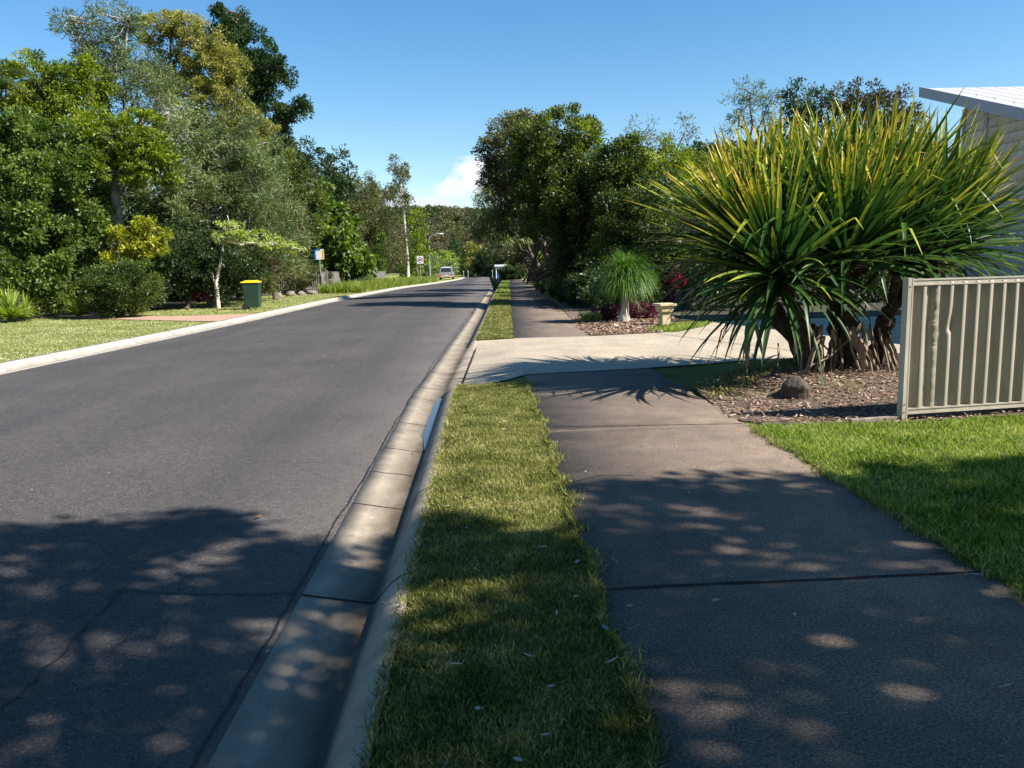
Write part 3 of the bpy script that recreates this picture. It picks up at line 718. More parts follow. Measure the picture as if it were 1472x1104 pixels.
roots0 = [atp(1168, 520, 10.15), atp(1215, 518, 10.25), atp(1255, 510, 10.4), atp(1205, 512, 10.6), atp(1168, 515, 10.5)]
for a_, b_ in zip(roots0, forks):
    a2 = a_.copy(); a2[2] = 0.12
    pts = bent(a2, b_, pr, 0.05, 9); mb.tube(pts, [0.10 + 0.014 * (k % 2) for k in range(9)], 10)
for c in hp:
    f_ = min(forks, key=lambda q: np.linalg.norm(q - c))
    k = max(6, int(np.linalg.norm(c - f_) / 0.07)); pts = bent(f_, c, pr, 0.1, k)
    mb.tube(pts, [0.062 + 0.012 * (j % 2) for j in range(k)], 9)
mb.build('trunk', MT['bark_pandan'], pand, smooth=False)
k = 0
for i in range(30):
    u = pr.random(); src = forks[pr.integers(0, 3)]
    s = np.array(roots0[pr.integers(0, 3)]) * 0.5 + src * 0.5; s[2] = pr.uniform(0.5, 0.7)
    e = atp(1145 + 150 * (i + 0.5) / 30 + pr.normal() * 4, 528, 10.05 + pr.normal() * 0.16); e[2] = 0.14
    lean_ = 0.78 if i % 5 else 0.3
    s[0] = s[0] * (1 - lean_) + e[0] * lean_; s[1] = s[1] * 0.4 + e[1] * 0.6 + 0.06
    mb = MB(); rr = pr.uniform(0.010, 0.022)
    mb.tube(bent(s, e, pr, 0.04, 5), [rr * 1.1, rr, rr, rr, rr * 1.15], 7); mb.build('prop_root', MT['root_pandan'], pand, smooth=True)
for (x0, x1, y) in ((1225, 1262, 9.95), (1215, 1250, 9.9), (1180, 1160, 9.9)):
    mb = MB(); s = atp(x0, 470, y + .1); e = atp(x1, 535, y); e[2] = 0.14; mb.tube(bent(s, e, pr, 0.03, 5), 0.03, 8); mb.build('prop_root', MT['root_pandan'], pand, smooth=True)

# ------------------------------------------------------------------ the sheet steel fence
P0 = np.array([3.70, 7.06]); ang = math.atan2(0.20, 1.29); fd = np.array([math.cos(ang), math.sin(ang)]); fnn = np.array([-fd[1], fd[0]])
fen = empty('metal_fence', (P0[0], P0[1], 0), 'beige ribbed steel fence panel with dented ribs beside its left end post', 'fence')
def fp(s, d, z): q = P0 + fd * s + fnn * d; return (q[0], q[1], z)
Lf = 5.2; zt = 1.26
rib = [(0.0, 0.0), (0.052, 0.0), (0.060, -0.040), (0.104, -0.040), (0.115, 0.0)]; pitch = 0.132
cols_ = []; s = 0.035
while s < Lf:
    for a_, d_ in rib: cols_.append((s + a_, d_))
    s += pitch
zs = list(np.linspace(0.10, zt - 0.03, 46)); V = []
for z in zs:
    for (s_, d_) in cols_:
        ds, dd = 0.0, 0.0
        # crushed rib about 0.24 m from the post, a second knock beside it
        tri = lambda q: abs((q % 1.0) * 2 - 1) * 2 - 1
        j = 0.007 * tri(z * 4.1) + 0.006 * tri(z * 9.7 + .3)
        a_ = math.exp(-((s_ - 0.235) / 0.016) ** 2)
        b_ = math.exp(-((z - 0.80) / 0.20) ** 2)
        ds += a_ * (j * (0.4 + 1.6 * b_) - 0.02 * b_); dd += a_ * (0.034 + 0.03 * b_ + 0.9 * j)
        a2 = math.exp(-((s_ - 0.40) / 0.05) ** 2) * math.exp(-((z - 0.82) / 0.13) ** 2)
        dd += 0.03 * a2 * (1 if z > 0.80 else 0.2)
        dd += 0.003 * math.sin(s_ * 3.1 + z * 2)
        V.append(fp(s_ + ds, d_ + dd, z))
nc = len(cols_)
Q = [(i * nc + j, i * nc + j + 1, (i + 1) * nc + j + 1, (i + 1) * nc + j) for i in range(len(zs) - 1) for j in range(nc - 1)]
o = link('ribbed_sheet', npmesh('ribbed_sheet', V, Q), MT['fence'], fen)
sd = o.modifiers.new('thick', 'SOLIDIFY'); sd.thickness = 0.0012
def rail(z0, z1, name):
    mb = MB(); h = (z1 - z0)
    for (d0, d1, a_, b_) in ((-0.046, 0.022, z0, z0 + h * .22), (-0.040, 0.018, z0 + h * .22, z0 + h * .78), (-0.046, 0.022, z0 + h * .78, z1)):
        mb.add([fp(-0.0, d0, a_), fp(Lf, d0, a_), fp(Lf, d1, a_), fp(0, d1, a_), fp(-0.0, d0, b_), fp(Lf, d0, b_), fp(Lf, d1, b_), fp(0, d1, b_)],
               [(0, 3, 2, 1), (4, 5, 6, 7), (0, 1, 5, 4), (1, 2, 6, 5), (2, 3, 7, 6), (3, 0, 4, 7)])
    mb.build(name, MT['fence_trim'], fen)
rail(zt - 0.055, zt, 'top_rail'); rail(0.065, 0.118, 'bottom_rail')
def post(s, name='post'):
    mb = MB()
    pr_ = [(-0.052, -0.05), (-0.018, -0.05), (-0.018, -0.043), (-0.012, -0.043), (-0.012, -0.05), (0.0, -0.05), (0.0, 0.026), (-0.052, 0.026)]
    base = [tuple(P0 + fd * (s + a_) + fnn * b_) for a_, b_ in pr_]
    mb.prism(base, -0.05, zt + 0.012); mb.build(name, MT['fence_trim'], fen)
    for z in (0.09, 0.16, 1.2):
        mb = MB(); mb.box(fp(s - 0.03, -0.054, z), (0.010, 0.006, 0.010)); mb.build('screw', MT['galv'], fen)
post(0.0); post(2.38)
# timber edge under the fence and rock in the mulch
mb = MB(); a_ = P0 + fd * -0.55; b_ = P0 + fd * 0.0
mb.box(((a_[0] + b_[0]) / 2, (a_[1] + b_[1]) / 2 - 0.01, 0.02), (0.52, 0.05, 0.06), ang)
o = mb.build('timber_edging', MT['timber'], bevel=0.006); meta(o, 'low weathered timber edging board lying left of the steel fence post', 'edging board')
def rock(name, c, d, mat, label, seed, cat='rock', group=None, sub=4):
    import bmesh
    r = np.random.default_rng(seed); bm = bmesh.new(); bmesh.ops.create_icosphere(bm, subdivisions=sub, radius=0.5)
    ph = r.uniform(0, 6, (6,)); 
    cuts = [(Vector(rdir(1, r)[0]), r.uniform(0.30, 0.42)) for _ in range(9)]
    for v in bm.verts:
        for nrm, dd in cuts:
            e = v.co.dot(nrm) - dd
            if e > 0: v.co -= nrm * e * 0.85
        n_ = 0.03 * math.sin(v.co.x * 11 + ph[0]) + 0.03 * math.sin(v.co.y * 13 + ph[1]) + 0.02 * math.sin(v.co.z * 19 + ph[2]) + 0.012 * math.sin(v.co.x * 31 + v.co.y * 27)
        v.co *= 1 + n_
        v.co = Vector((v.co.x * d[0], v.co.y * d[1], v.co.z * d[2]))
    me = bpy.data.meshes.new(name); bm.to_mesh(me); bm.free()
    o = link(name, me, mat); o.location = c; o.rotation_euler.z = r.uniform(0, 6); return meta(o, label, cat, group)
rock('rock', (3.15, 8.25, 0.10), (0.40, 0.30, 0.30), MT['rock'], 'dark brown rock half buried in the mulch under the screw pine', 3)

# ------------------------------------------------------------------ the house
def atX(px, py, X):
    v = M @ np.array([(px - 736) / FX, -(py - 552) / FX, 1.0]); t = X / v[0]; return np.array([X, v[1] * t, EYE[2] + v[2] * t])
WX = 10.3; BX = 9.85
c0 = atX(1385, 200, WX); yF = c0[1]
r0 = atX(1323, 127, BX); r1 = atX(1472, 158, BX)
sl_ = (r0[2] - r1[2]) / (r0[1] - r1[1])
yT = r0[1]; zT = r0[2]; yN = 11.4
rz = lambda y: zT + (y - yT) * sl_
FT = 0.22                       # fascia depth
hs_ = empty('house', (WX, yN + 0.7, 0), 'white weatherboard house with a pale skillion roof behind the screw pine', 'house')
yw0 = yN + 0.75
# left wall of lapped boards
V = []; Q = []; bh = 0.19; z = 2.42; k = 0
while z < rz(yF) - FT:
    z1 = z + bh - 0.006
    ya_ = yw0
    # the top boards run out against the roof slope
    lim = yT + (z + FT - 0.06 - zT) / sl_
    ya_ = max(yw0, lim)
    if ya_ < yF - 0.05:
        b = len(V); V += [(WX - 0.030, ya_, z), (WX - 0.030, yF, z), (WX - 0.004, yF, z1), (WX - 0.004, ya_, z1), (WX + 0.02, ya_, z), (WX + 0.02, yF, z)]
        Q += [(b, b + 1, b + 2, b + 3), (b + 4, b + 5, b + 1, b)]
    z += bh
me = npmesh('weatherboards', V, Q); link('weatherboards', me, MT['board'], hs_)
mb = MB()
prf = [(yw0, -0.05), (yF, -0.05), (yF, rz(yF) - FT - 0.01), (yw0, rz(yw0) - FT - 0.01)]
vs = [(WX + 0.03, y, z) for y, z in prf] + [(22, y, z) for y, z in prf]
mb.add(vs, [(0, 3, 2, 1), (4, 5, 6, 7), (0, 1, 5, 4), (1, 2, 6, 5), (2, 3, 7, 6), (3, 0, 4, 7)])
mb.build('wall', MT['board'], hs_)
mb = MB()
mb.box((WX - 0.02, yF - 0.045, rz(yF) / 2 - 0.2), (0.075, 0.09, rz(yF) - FT - 0.05)); yq = atX(1418, 200, WX)[1]
mb.box((WX - 0.025, yq, (rz(yq) - FT) / 2 + 1.2), (0.05, 0.13, rz(yq) - FT - 2.45)); mb.build('corner_trim', MT['trim'], hs_)
mb = MB(); mb.box((WX - 0.06, (yw0 + yF) / 2, 2.36), (0.16, yF - yw0 + 0.02, 0.12)); mb.build('door_head', MT['trim'], hs_)
gd = MB()
for i in range(4): gd.box((WX - 0.0, (yw0 + yF) / 2, 0.32 + i * 0.565), (0.05, yF - yw0 - 0.5, 0.552))
gd.build('garage_door', MT['garage'], hs_, bevel=0.008)
# roof with standing ribs, barge board, soffit
mb = MB(); x0 = BX; x1 = 22.6
vs = [(x0, yN, rz(yN)), (x1, yN, rz(yN)), (x1, yT, zT), (x0, yT, zT)]
dz = FT
mb.add(vs + [(x, y, z - 0.05) for x, y, z in vs], [(0, 1, 2, 3), (7, 6, 5, 4), (0, 4, 5, 1), (1, 5, 6, 2), (2, 6, 7, 3), (3, 7, 4, 0)])
for i in range(64):
    x = x0 + 0.12 + i * 0.38
    if x > x1 - 0.1: break
    q = [(x, yN, rz(yN)), (x + 0.035, yN, rz(yN)), (x + 0.035, yT, zT), (x, yT, zT)]
    mb.add([(a, b, c + 0.001) for a, b, c in q] + [(a, b, c + 0.005) for a, b, c in q], [(4, 5, 6, 7), (0, 4, 7, 3), (1, 2, 6, 5), (0, 1, 5, 4), (3, 7, 6, 2)])
mb.build('roof', MT['roof'], hs_)
mb = MB()
vs = [(x0 - 0.03, yN, rz(yN) + 0.035), (x0 - 0.002, yN, rz(yN) + 0.035), (x0 - 0.002, yT, zT + 0.035), (x0 - 0.03, yT, zT + 0.035)]
lo = [(a, b, c - FT) for a, b, c in vs]
mb.add(vs + lo, [(0, 1, 2, 3), (7, 6, 5, 4), (0, 4, 5, 1), (1, 5, 6, 2), (2, 6, 7, 3), (3, 7, 4, 0)])
mb.build('barge_board', MT['fascia'], hs_)
mb = MB()
vs = [(x0, yN + .02, rz(yN) - FT + 0.07), (x1, yN + .02, rz(yN) - FT + 0.07), (x1, yT - .02, zT - FT + 0.07), (x0, yT - .02, zT - FT + 0.07)]
mb.add(vs + [(a, b, c - 0.012) for a, b, c in vs], [(0, 1, 2, 3), (7, 6, 5, 4), (0, 4, 5, 1), (1, 5, 6, 2), (2, 6, 7, 3), (3, 7, 4, 0)])
mb.build('soffit', MT['trim'], hs_)
print('house', c0, r0, r1, sl_, rz(yN))

# ------------------------------------------------------------------ garden beyond the driveway
pr = np.random.default_rng(21)
px0 = at(897, 468, 19.3)
pony = empty('ponytail_palm', (px0[0], 19.3, 0), 'ponytail palm with a mop of thin drooping green leaves on a pale flared trunk', 'palm')
mb = MB(); bx, by = px0[0], 19.3
mb.tube([(bx, by, -0.05), (bx, by, 0.06), (bx + .01, by, 0.2), (bx + .03, by, 0.38), (bx + .05, by, 0.62), (bx + .06, by, 0.8)], [0.17, 0.16, 0.11, 0.085, 0.075, 0.08], 12)
mb.build('trunk', MT['bark_pale'], pony, smooth=True)
def fount(r, c, n, L, W, g, th0=0.1, th1=1.7, K=8, zmin=0.03):
    th = r.uniform(th0, th1, n); az = r.uniform(0, 2 * math.pi, n)
    d = np.stack([np.sin(th) * np.cos(az), np.sin(th) * np.sin(az), np.cos(th)], 1)
    Ls = L * r.uniform(0.6, 1.12, n); P = np.array(c) + d * 0.04; S = unit(np.cross(d, [0.01, 0.02, 1.0]))
    V = np.empty((n, K, 2, 3))
    for k in range(K):
        t = k / (K - 1); wd = (W * 0.5 * (1 - t ** 2) * np.ones(n) + 0.001)[:, None]
        V[:, k, 0] = P + S * wd; V[:, k, 1] = P - S * wd
        P = P + d * (Ls / (K - 1))[:, None]; P[:, 2] = np.maximum(P[:, 2], zmin); d = unit(d + np.array([0, 0, -1.0]) * (g * (0.4 + 1.4 * t) * r.uniform(0.6, 1.4, n))[:, None]); S = unit(S - d * np.sum(S * d, 1)[:, None])
    bi = (np.arange(n) * K * 2)[:, None, None]; kk = np.arange(K - 1)[None, :, None] * 2
    Q = (bi + kk + np.array([0, 1, 3, 2])[None, None, :]).reshape(-1, 4)
    return V.reshape(-1, 3), Q, np.repeat(r.random(n), K - 1)
hd = [(.06, 0, 1.05), (-.10, .05, 1.0), (.20, -.05, 1.02), (.04, -.12, 0.95)]; VV = []; QQ = []; AA = []; nb = 0
for hx_, hy_, hz_ in hd:
    V, Q, A = fount(pr, (bx + hx_, by + hy_, hz_), 700, 0.84, 0.014, 0.32, 0.25, 1.75); VV.append(V); QQ.append(Q + nb); AA.append(A); nb += len(V)
V, Q, A = np.concatenate(VV), np.concatenate(QQ), np.concatenate(AA)
V2, Q2, A2 = fount(pr, (bx + .02, by, 0.85), 260, 0.7, 0.014, 0.22, 0.9, 2.2)
link('crown', npmesh('crown', np.concatenate([V, V2]), np.concatenate([Q, Q2 + len(V)]), {'v': ('FACE', np.concatenate([A, A2]))}),
     leafmat('ponytail_leaf', ((0.04, 0.10, 0.015), (0.09, 0.19, 0.03), (0.17, 0.28, 0.05), (0.34, 0.38, 0.12))), pony)
# sandstone pedestal
ped = at(955, 467, 17.9); pdx, pdy = ped[0], 17.9
pe = empty('stone_pedestal', (pdx, pdy, 0), 'small sandstone pedestal with a flat cap on the lawn edge beside the ponytail palm', 'pedestal')
mb = MB(); mb.box((pdx, pdy, 0.15), (0.19, 0.19, 0.32), 0.25); mb.build('column', MT['sandstone'], pe, bevel=0.008)
mb = MB(); mb.box((pdx, pdy, 0.375), (0.28, 0.28, 0.13), 0.25, taper=(1.14, 1.14)); mb.build('bowl', MT['sandstone'], pe, bevel=0.01)
mb = MB(); mb.box((pdx, pdy, 0.47), (0.40, 0.40, 0.055), 0.25); mb.build('cap', MT['sandstone'], pe, bevel=0.01)
def bush(name, label, px, py, rx, ry, Y, leaf, cat='shrub', group=None, rc=0.2, m=90, L=0.07, W=0.035, cover=1.4, seed=1, more=(), bark='bark', **k):
    b = gpt(px, Y); lo = [lobe(px, py, rx, ry, Y)] + [lobe(*q) for q in more]
    lo = [(c, (r_[0], r_[1], r_[2])) for c, r_ in lo]
    return tree(name, label, cat, b, lo, leaf, rc, m, L, W, cover, bark, 0.03, group=group, seed=seed, fork=0.2, **k)
bush('purple_shrub', 'low mound of purple leaves left of the ponytail palm trunk', 878, 452, 26, 12, 19.9, 'purple', rc=0.11, m=90, L=0.045, W=0.024, seed=2, group='purple foliage around the ponytail palm')
bush('purple_shrub', 'low mound of purple leaves right of the ponytail palm trunk', 920, 449, 22, 11, 20.0, 'purple', rc=0.11, m=90, L=0.045, W=0.024, seed=3, group='purple foliage around the ponytail palm')
bush('purple_shrub', 'small purple plant at the foot of the ponytail palm', 890, 468, 10, 5, 18.9, 'purple', rc=0.06, m=60, L=0.035, W=0.02, seed=4, group='purple foliage around the ponytail palm')
bush('groundcover_plant', 'flat yellow ground cover in front of the ponytail palm', 868, 473, 14, 2.5, 18.4, 'yellow', rc=0.05, m=50, L=0.03, W=0.016, seed=5)
bush('groundcover_plant', 'olive green ground cover mat left of the ponytail palm', 846, 456, 17, 4, 19.4, 'lime', rc=0.06, m=50, L=0.03, W=0.016, seed=6)
bush('flowering_shrub', 'dark shrub with red leaves beyond the sandstone pedestal', 982, 412, 20, 24, 23.5, 'purple', rc=0.18, m=70, L=0.07, W=0.04, seed=7)
bush('flower_cluster', 'bright red flowers showing left of the screw pine', 978, 406, 7, 6, 22.6, 'red', 'flowers', rc=0.07, m=22, L=0.05, W=0.04, seed=8)
sb = gpt(981, 23.0)
mb = MB(); mb.box((sb[0], 23.0, 0.30), (0.44, 0.22, 0.62), 0.1, taper=(0.9, 0.9)); o = mb.build('stone_slab', MT['slate'], bevel=0.03); meta(o, 'dark blue grey upright stone slab under the red flowered shrub', 'stone slab')
pf = empty('picket_fence', (gpt(998, 25)[0], 25, 0), 'short pale timber picket fence behind the screw pine leaves', 'fence')
mb = MB(); x_ = gpt(998, 25)[0]
for i in range(16): mb.box((x_ + i * 0.105, 25, 0.42), (0.07, 0.02, 0.84))
mb.build('pickets', MT['paling'], pf); mb = MB()
for z in (0.2, 0.65): mb.box((x_ + 0.8, 25.022, z), (1.75, 0.02, 0.06))
mb.build('rail', MT['paling'], pf)

# ------------------------------------------------------------------ trees and shrubs on the right
RG = 'trees along the right side of the street'
gold = lambda cut: (lambda C, N: (C[:, 2] > cut) & (N[:, 2] > 0.1))  # golden leaves on crown tops, their share raised to paint in sunlit highlights
tree('broadleaf_tree', 'tall dense dark green tree with golden top right of the footpath', 'tree', gpt(835, 29.5),
     [lobe(800, 215, 52, 52, 29.5), lobe(812, 290, 50, 60, 29), lobe(790, 360, 48, 60, 29.5), lobe(770, 250, 30, 50, 30), lobe(835, 360, 34, 60, 29), lobe(760, 400, 24, 30, 31), lobe(835, 260, 26, 40, 29.5)],
     'deep', rc=0.40, m=210, L=0.11, W=0.055, cover=1.8, tr=0.2, group=RG, seed=31, extra=[('golden_highlight_foliage', 'yellowgreen', 0.55, 80, 0.12, 0.055, gold(5.0))])
tree('broadleaf_tree', 'dark green rounded tree between the tallest right tree and the screw pine', 'tree', gpt(895, 27.5),
     [lobe(890, 250, 34, 48, 27.5), lobe(905, 320, 44, 50, 27), lobe(875, 390, 34, 50, 27), lobe(925, 390, 26, 40, 27), lobe(870, 300, 20, 60, 28)],
     'deep', rc=0.36, m=190, L=0.11, W=0.05, cover=1.7, tr=0.15, group=RG, seed=32, extra=[('golden_highlight_foliage', 'yellowgreen', 0.45, 70, 0.11, 0.05, gold(3.6))])
tree('broadleaf_tree', 'grey green rounded tree leaning over the footpath on the right', 'tree', gpt(805, 37),
     [lobe(735, 215, 38, 40, 37), lobe(765, 190, 28, 22, 37), lobe(705, 240, 14, 24, 37.5), lobe(755, 260, 34, 44, 37.5), lobe(740, 300, 30, 30, 38)],
     'olive', rc=0.42, m=160, L=0.13, W=0.055, cover=1.6, tr=0.18, group=RG, seed=33, extra=[('golden_highlight_foliage', 'golden', 0.3, 50, 0.12, 0.05, gold(6.5))])
tree('wattle_tree', 'feathery silver green tree hanging over the road from the right', 'tree', gpt(800, 41),
     [lobe(722, 290, 30, 30, 41), lobe(700, 315, 20, 24, 41), lobe(735, 325, 34, 30, 41), lobe(745, 355, 36, 26, 42), lobe(712, 262, 16, 20, 41)],
     'grey', rc=0.45, m=130, L=0.24, W=0.035, cover=1.1, tr=0.14, group=RG, seed=34, up=-0.1, droop=0.35, spread=1.0)
tree('shade_tree', 'very dark low branching tree beyond the tall right tree', 'tree', gpt(850, 48),
     [lobe(770, 340, 44, 60, 48), lobe(745, 375, 26, 26, 50), lobe(800, 300, 40, 60, 46)], 'dark', rc=0.5, m=110, L=0.18, W=0.08, cover=1.3, tr=0.2, group=RG, seed=35)
tree('shade_tree', 'dark street tree second beyond the tall right tree', 'tree', gpt(832, 62),
     [lobe(762, 350, 34, 34, 62), lobe(795, 320, 34, 40, 64)], 'dark', rc=0.6, m=90, L=0.24, W=0.1, cover=1.2, tr=0.2, group=RG, seed=36)
tree('shade_tree', 'dark street tree third beyond the tall right tree', 'tree', gpt(815, 80),
     [lobe(760, 362, 24, 24, 80), lobe(785, 345, 30, 34, 82)], 'olive', rc=0.7, m=80, L=0.28, W=0.12, cover=1.2, tr=0.2, group=RG, seed=37)
tree('small_tree', 'leafy dark shrub tree left of the screw pine', 'tree', gpt(960, 24),
     [lobe(955, 330, 34, 60, 25), lobe(985, 390, 34, 40, 25), lobe(1020, 330, 50, 70, 26), lobe(940, 400, 22, 34, 25)], 'deep', rc=0.34, m=110, L=0.11, W=0.05, cover=1.3, tr=0.08, group=RG, seed=38, stems=None)
tree('small_tree', 'dark tangled shrub tree behind the screw pine', 'tree', gpt(1130, 27),
     [lobe(1120, 330, 60, 70, 27), lobe(1220, 330, 60, 70, 28), lobe(1060, 360, 40, 50, 27)], 'dark', rc=0.45, m=90, L=0.13, W=0.06, cover=1.1, tr=0.08, group=RG, seed=39)
tree('small_tree', 'yellow green feathery tree top between the dark rounded tree and the screw pine', 'tree', gpt(945, 33),
     [lobe(950, 232, 32, 30, 33), lobe(935, 275, 30, 34, 33), lobe(975, 245, 26, 26, 34), lobe(950, 310, 44, 40, 34), lobe(1000, 270, 34, 40, 34)], 'yellowgreen', rc=0.36, m=110, L=0.14, W=0.045, cover=1.2, tr=0.1, group=RG, seed=40, spread=1.0)
tree('sheoak', 'sparse grey green tree standing behind the left tips of the screw pine', 'tree', gpt(930, 52),
     [lobe(925, 190, 18, 14, 52), lobe(950, 205, 26, 18, 52), lobe(985, 190, 22, 18, 52), lobe(915, 215, 14, 16, 52)], 'olive', rc=0.6, m=40, L=0.30, W=0.05, cover=0.7, tr=0.14, group=RG, seed=41, fork=0.7, spread=1.0)
tree('sheoak', 'fine grey blue tree crown above the left half of the screw pine', 'tree', gpt(1080, 46),
     [lobe(1078, 138, 26, 20, 46), lobe(1062, 165, 24, 20, 46), lobe(1100, 160, 16, 18, 46)], 'grey', rc=0.5, m=60, L=0.26, W=0.04, cover=0.75, tr=0.14, group=RG, seed=42, fork=0.75, spread=1.0)
tree('sheoak', 'dark green tree crown above the middle of the screw pine', 'tree', gpt(1150, 46),
     [lobe(1138, 145, 20, 20, 46), lobe(1162, 160, 26, 22, 46), lobe(1185, 150, 12, 16, 46), lobe(1150, 185, 34, 24, 46)], 'dark', rc=0.5, m=80, L=0.2, W=0.07, cover=1.0, tr=0.16, group=RG, seed=43, fork=0.75)
tree('sheoak', 'reddish dark tree crown above the right half of the screw pine', 'tree', gpt(1260, 44),
     [lobe(1245, 148, 36, 24, 44), lobe(1285, 165, 28, 26, 44), lobe(1230, 170, 22, 24, 44), lobe(1262, 190, 44, 28, 44)], 'rust', rc=0.5, m=90, L=0.2, W=0.07, cover=1.1, tr=0.18, group=RG, seed=44, fork=0.75)
# bare winter tree beside the house
bt = empty('bare_tree', gpt(1340, 34), 'leafless twiggy tree between the screw pine and the house roof', 'tree'); mb = MB(); r_ = np.random.default_rng(8)
def grow(p, d, L, rad, dep):
    q = p + d * L; mb.tube([p, (p + q) / 2 + r_.normal(size=3) * L * 0.04, q], [rad, rad * .85, rad * .7], 5, cap=False)
    if dep == 0: return
    for _ in range(3 if dep > 1 else 4):
        nd = unit(d + r_.normal(size=3) * 0.42 + np.array([0, 0, 0.12])); grow(p + d * L * r_.uniform(.6, 1), nd, L * r_.uniform(.6, .85), rad * .6, dep - 1)
b_ = np.array(gpt(1345, 34)); grow(b_, np.array([0, 0, 1.0]), 2.4, 0.09, 5); mb.build('branches', MT['bark_grey'], bt)
# strappy understory along the path
UG = 'strappy clumps along the right edge of the footpath'
pos = [(822, 442, 25.5), (806, 440, 28), (794, 434, 31.5), (780, 425, 36), (772, 420, 42)]
nm = ['nearest the ponytail palm bed', 'second from the ponytail palm bed', 'third from the ponytail palm bed', 'fourth from the ponytail palm bed', 'farthest along the path edge']
for i, (px, py, Y) in enumerate(pos):
    b = gpt(px, Y); e = empty('strappy_plant', b, 'dark strappy leaved clump ' + nm[i], 'plant', UG)
    V, Q, A = fount(pr, (b[0], b[1], b[2] + 0.03), 110, 0.8, 0.028, 0.16, 0.0, 0.95)
    link('leaves', npmesh('leaves', V, Q, {'v': ('FACE', A)}), LM['dark'], e)
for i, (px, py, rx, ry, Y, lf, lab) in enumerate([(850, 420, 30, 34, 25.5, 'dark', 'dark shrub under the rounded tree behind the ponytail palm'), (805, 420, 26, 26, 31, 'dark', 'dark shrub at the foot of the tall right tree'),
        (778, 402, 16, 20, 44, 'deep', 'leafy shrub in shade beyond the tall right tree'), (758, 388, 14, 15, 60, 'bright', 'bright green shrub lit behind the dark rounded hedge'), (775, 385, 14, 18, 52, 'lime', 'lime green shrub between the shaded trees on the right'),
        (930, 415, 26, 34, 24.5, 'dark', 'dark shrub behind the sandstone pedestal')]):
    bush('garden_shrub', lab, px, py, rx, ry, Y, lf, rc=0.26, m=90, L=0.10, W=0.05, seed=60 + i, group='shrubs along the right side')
for i, (px, py, rx, ry, Y) in enumerate([(1030, 395, 40, 36, 22.5), (1100, 395, 44, 36, 23.5), (1170, 395, 44, 36, 24), (1240, 395, 44, 38, 24.5), (1310, 390, 44, 40, 25)]):
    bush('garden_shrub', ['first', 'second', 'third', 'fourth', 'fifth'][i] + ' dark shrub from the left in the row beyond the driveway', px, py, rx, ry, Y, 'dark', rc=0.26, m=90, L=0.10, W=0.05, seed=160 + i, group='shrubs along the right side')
for i, (Y, r__, h__, lf) in enumerate([(24.5, 0.9, 1.1, 'dark'), (28, 1.1, 1.5, 'dark'), (32, 1.3, 1.8, 'deep'), (36.5, 1.3, 1.7, 'dark'), (42, 1.5, 2.0, 'deep'), (49, 1.7, 2.2, 'dark'), (57, 1.9, 2.4, 'deep'), (67, 2.1, 2.5, 'dark'), (78, 2.3, 2.6, 'deep')]):
    x_ = PR(Y) + 0.55 + r__; z_ = zb(Y)
    tree('garden_shrub', 'bushy dark shrub bordering the footpath, ' + ['first', 'second', 'third', 'fourth', 'fifth', 'sixth', 'seventh', 'eighth', 'ninth'][i] + ' beyond the ponytail palm', 'shrub', (x_, Y, z_),
         [((x_, Y, z_ + h__ * 0.55), (r__, r__ * 1.3, h__ * 0.6)), ((x_ + r__ * 0.8, Y + 0.6, z_ + h__), (r__, r__, h__ * 0.6))], lf, 0.3, 110, 0.11, 0.05, 1.5, 'bark', 0.04, group='shrubs along the right side', seed=180 + i, fork=0.2, twigs=0)
tree('shade_tree', 'dark backing tree between the rounded tree and the screw pine', 'tree', gpt(960, 38), [lobe(930, 290, 50, 60, 37), lobe(990, 270, 50, 60, 38), lobe(1050, 260, 50, 60, 38), lobe(960, 350, 60, 50, 36)], 'dark', 0.5, 120, 0.17, 0.08, 1.3, tr=0.14, group=RG, seed=46, twigs=0)
bush('round_hedge', 'round clipped nearly black bush at the far end of the footpath', 735, 393, 13, 9, 92, 'dark', 'hedge', rc=0.3, m=140, L=0.14, W=0.08, seed=70, more=[(728, 395, 9, 7, 92), (744, 395, 8, 7, 92)], cover=2.0)

# ------------------------------------------------------------------ trees and shrubs on the left
LG = 'trees and shrubs along the left side of the street'
T = lambda *a, **k: tree(*a, group=LG, **k)
T('leafy_shrub', 'big bright green bush at the left end of the near lawn', 'shrub', gpt(45, 28.5),
  [lobe(35, 235, 50, 60, 29), lobe(80, 290, 50, 70, 28.5), lobe(20, 330, 40, 80, 28.5), lobe(70, 380, 50, 60, 28), lobe(110, 250, 34, 50, 29), lobe(-30, 280, 40, 110, 29)], leaf='gloss', rc=0.36, m=170, L=0.13, W=0.07, cover=1.5, tr=0.1, seed=101)
T('broadleaf_tree', 'olive yellow leafed tree rising behind the big bright green bush', 'tree', gpt(95, 32),
  [lobe(50, 130, 34, 40, 32), lobe(95, 150, 44, 44, 32), lobe(130, 120, 20, 28, 32), lobe(35, 175, 28, 36, 32), lobe(110, 200, 44, 30, 31.5)], leaf='yellowgreen', rc=0.34, m=150, L=0.145, W=0.06, cover=1.3, tr=0.14, seed=102, droop=0.2)
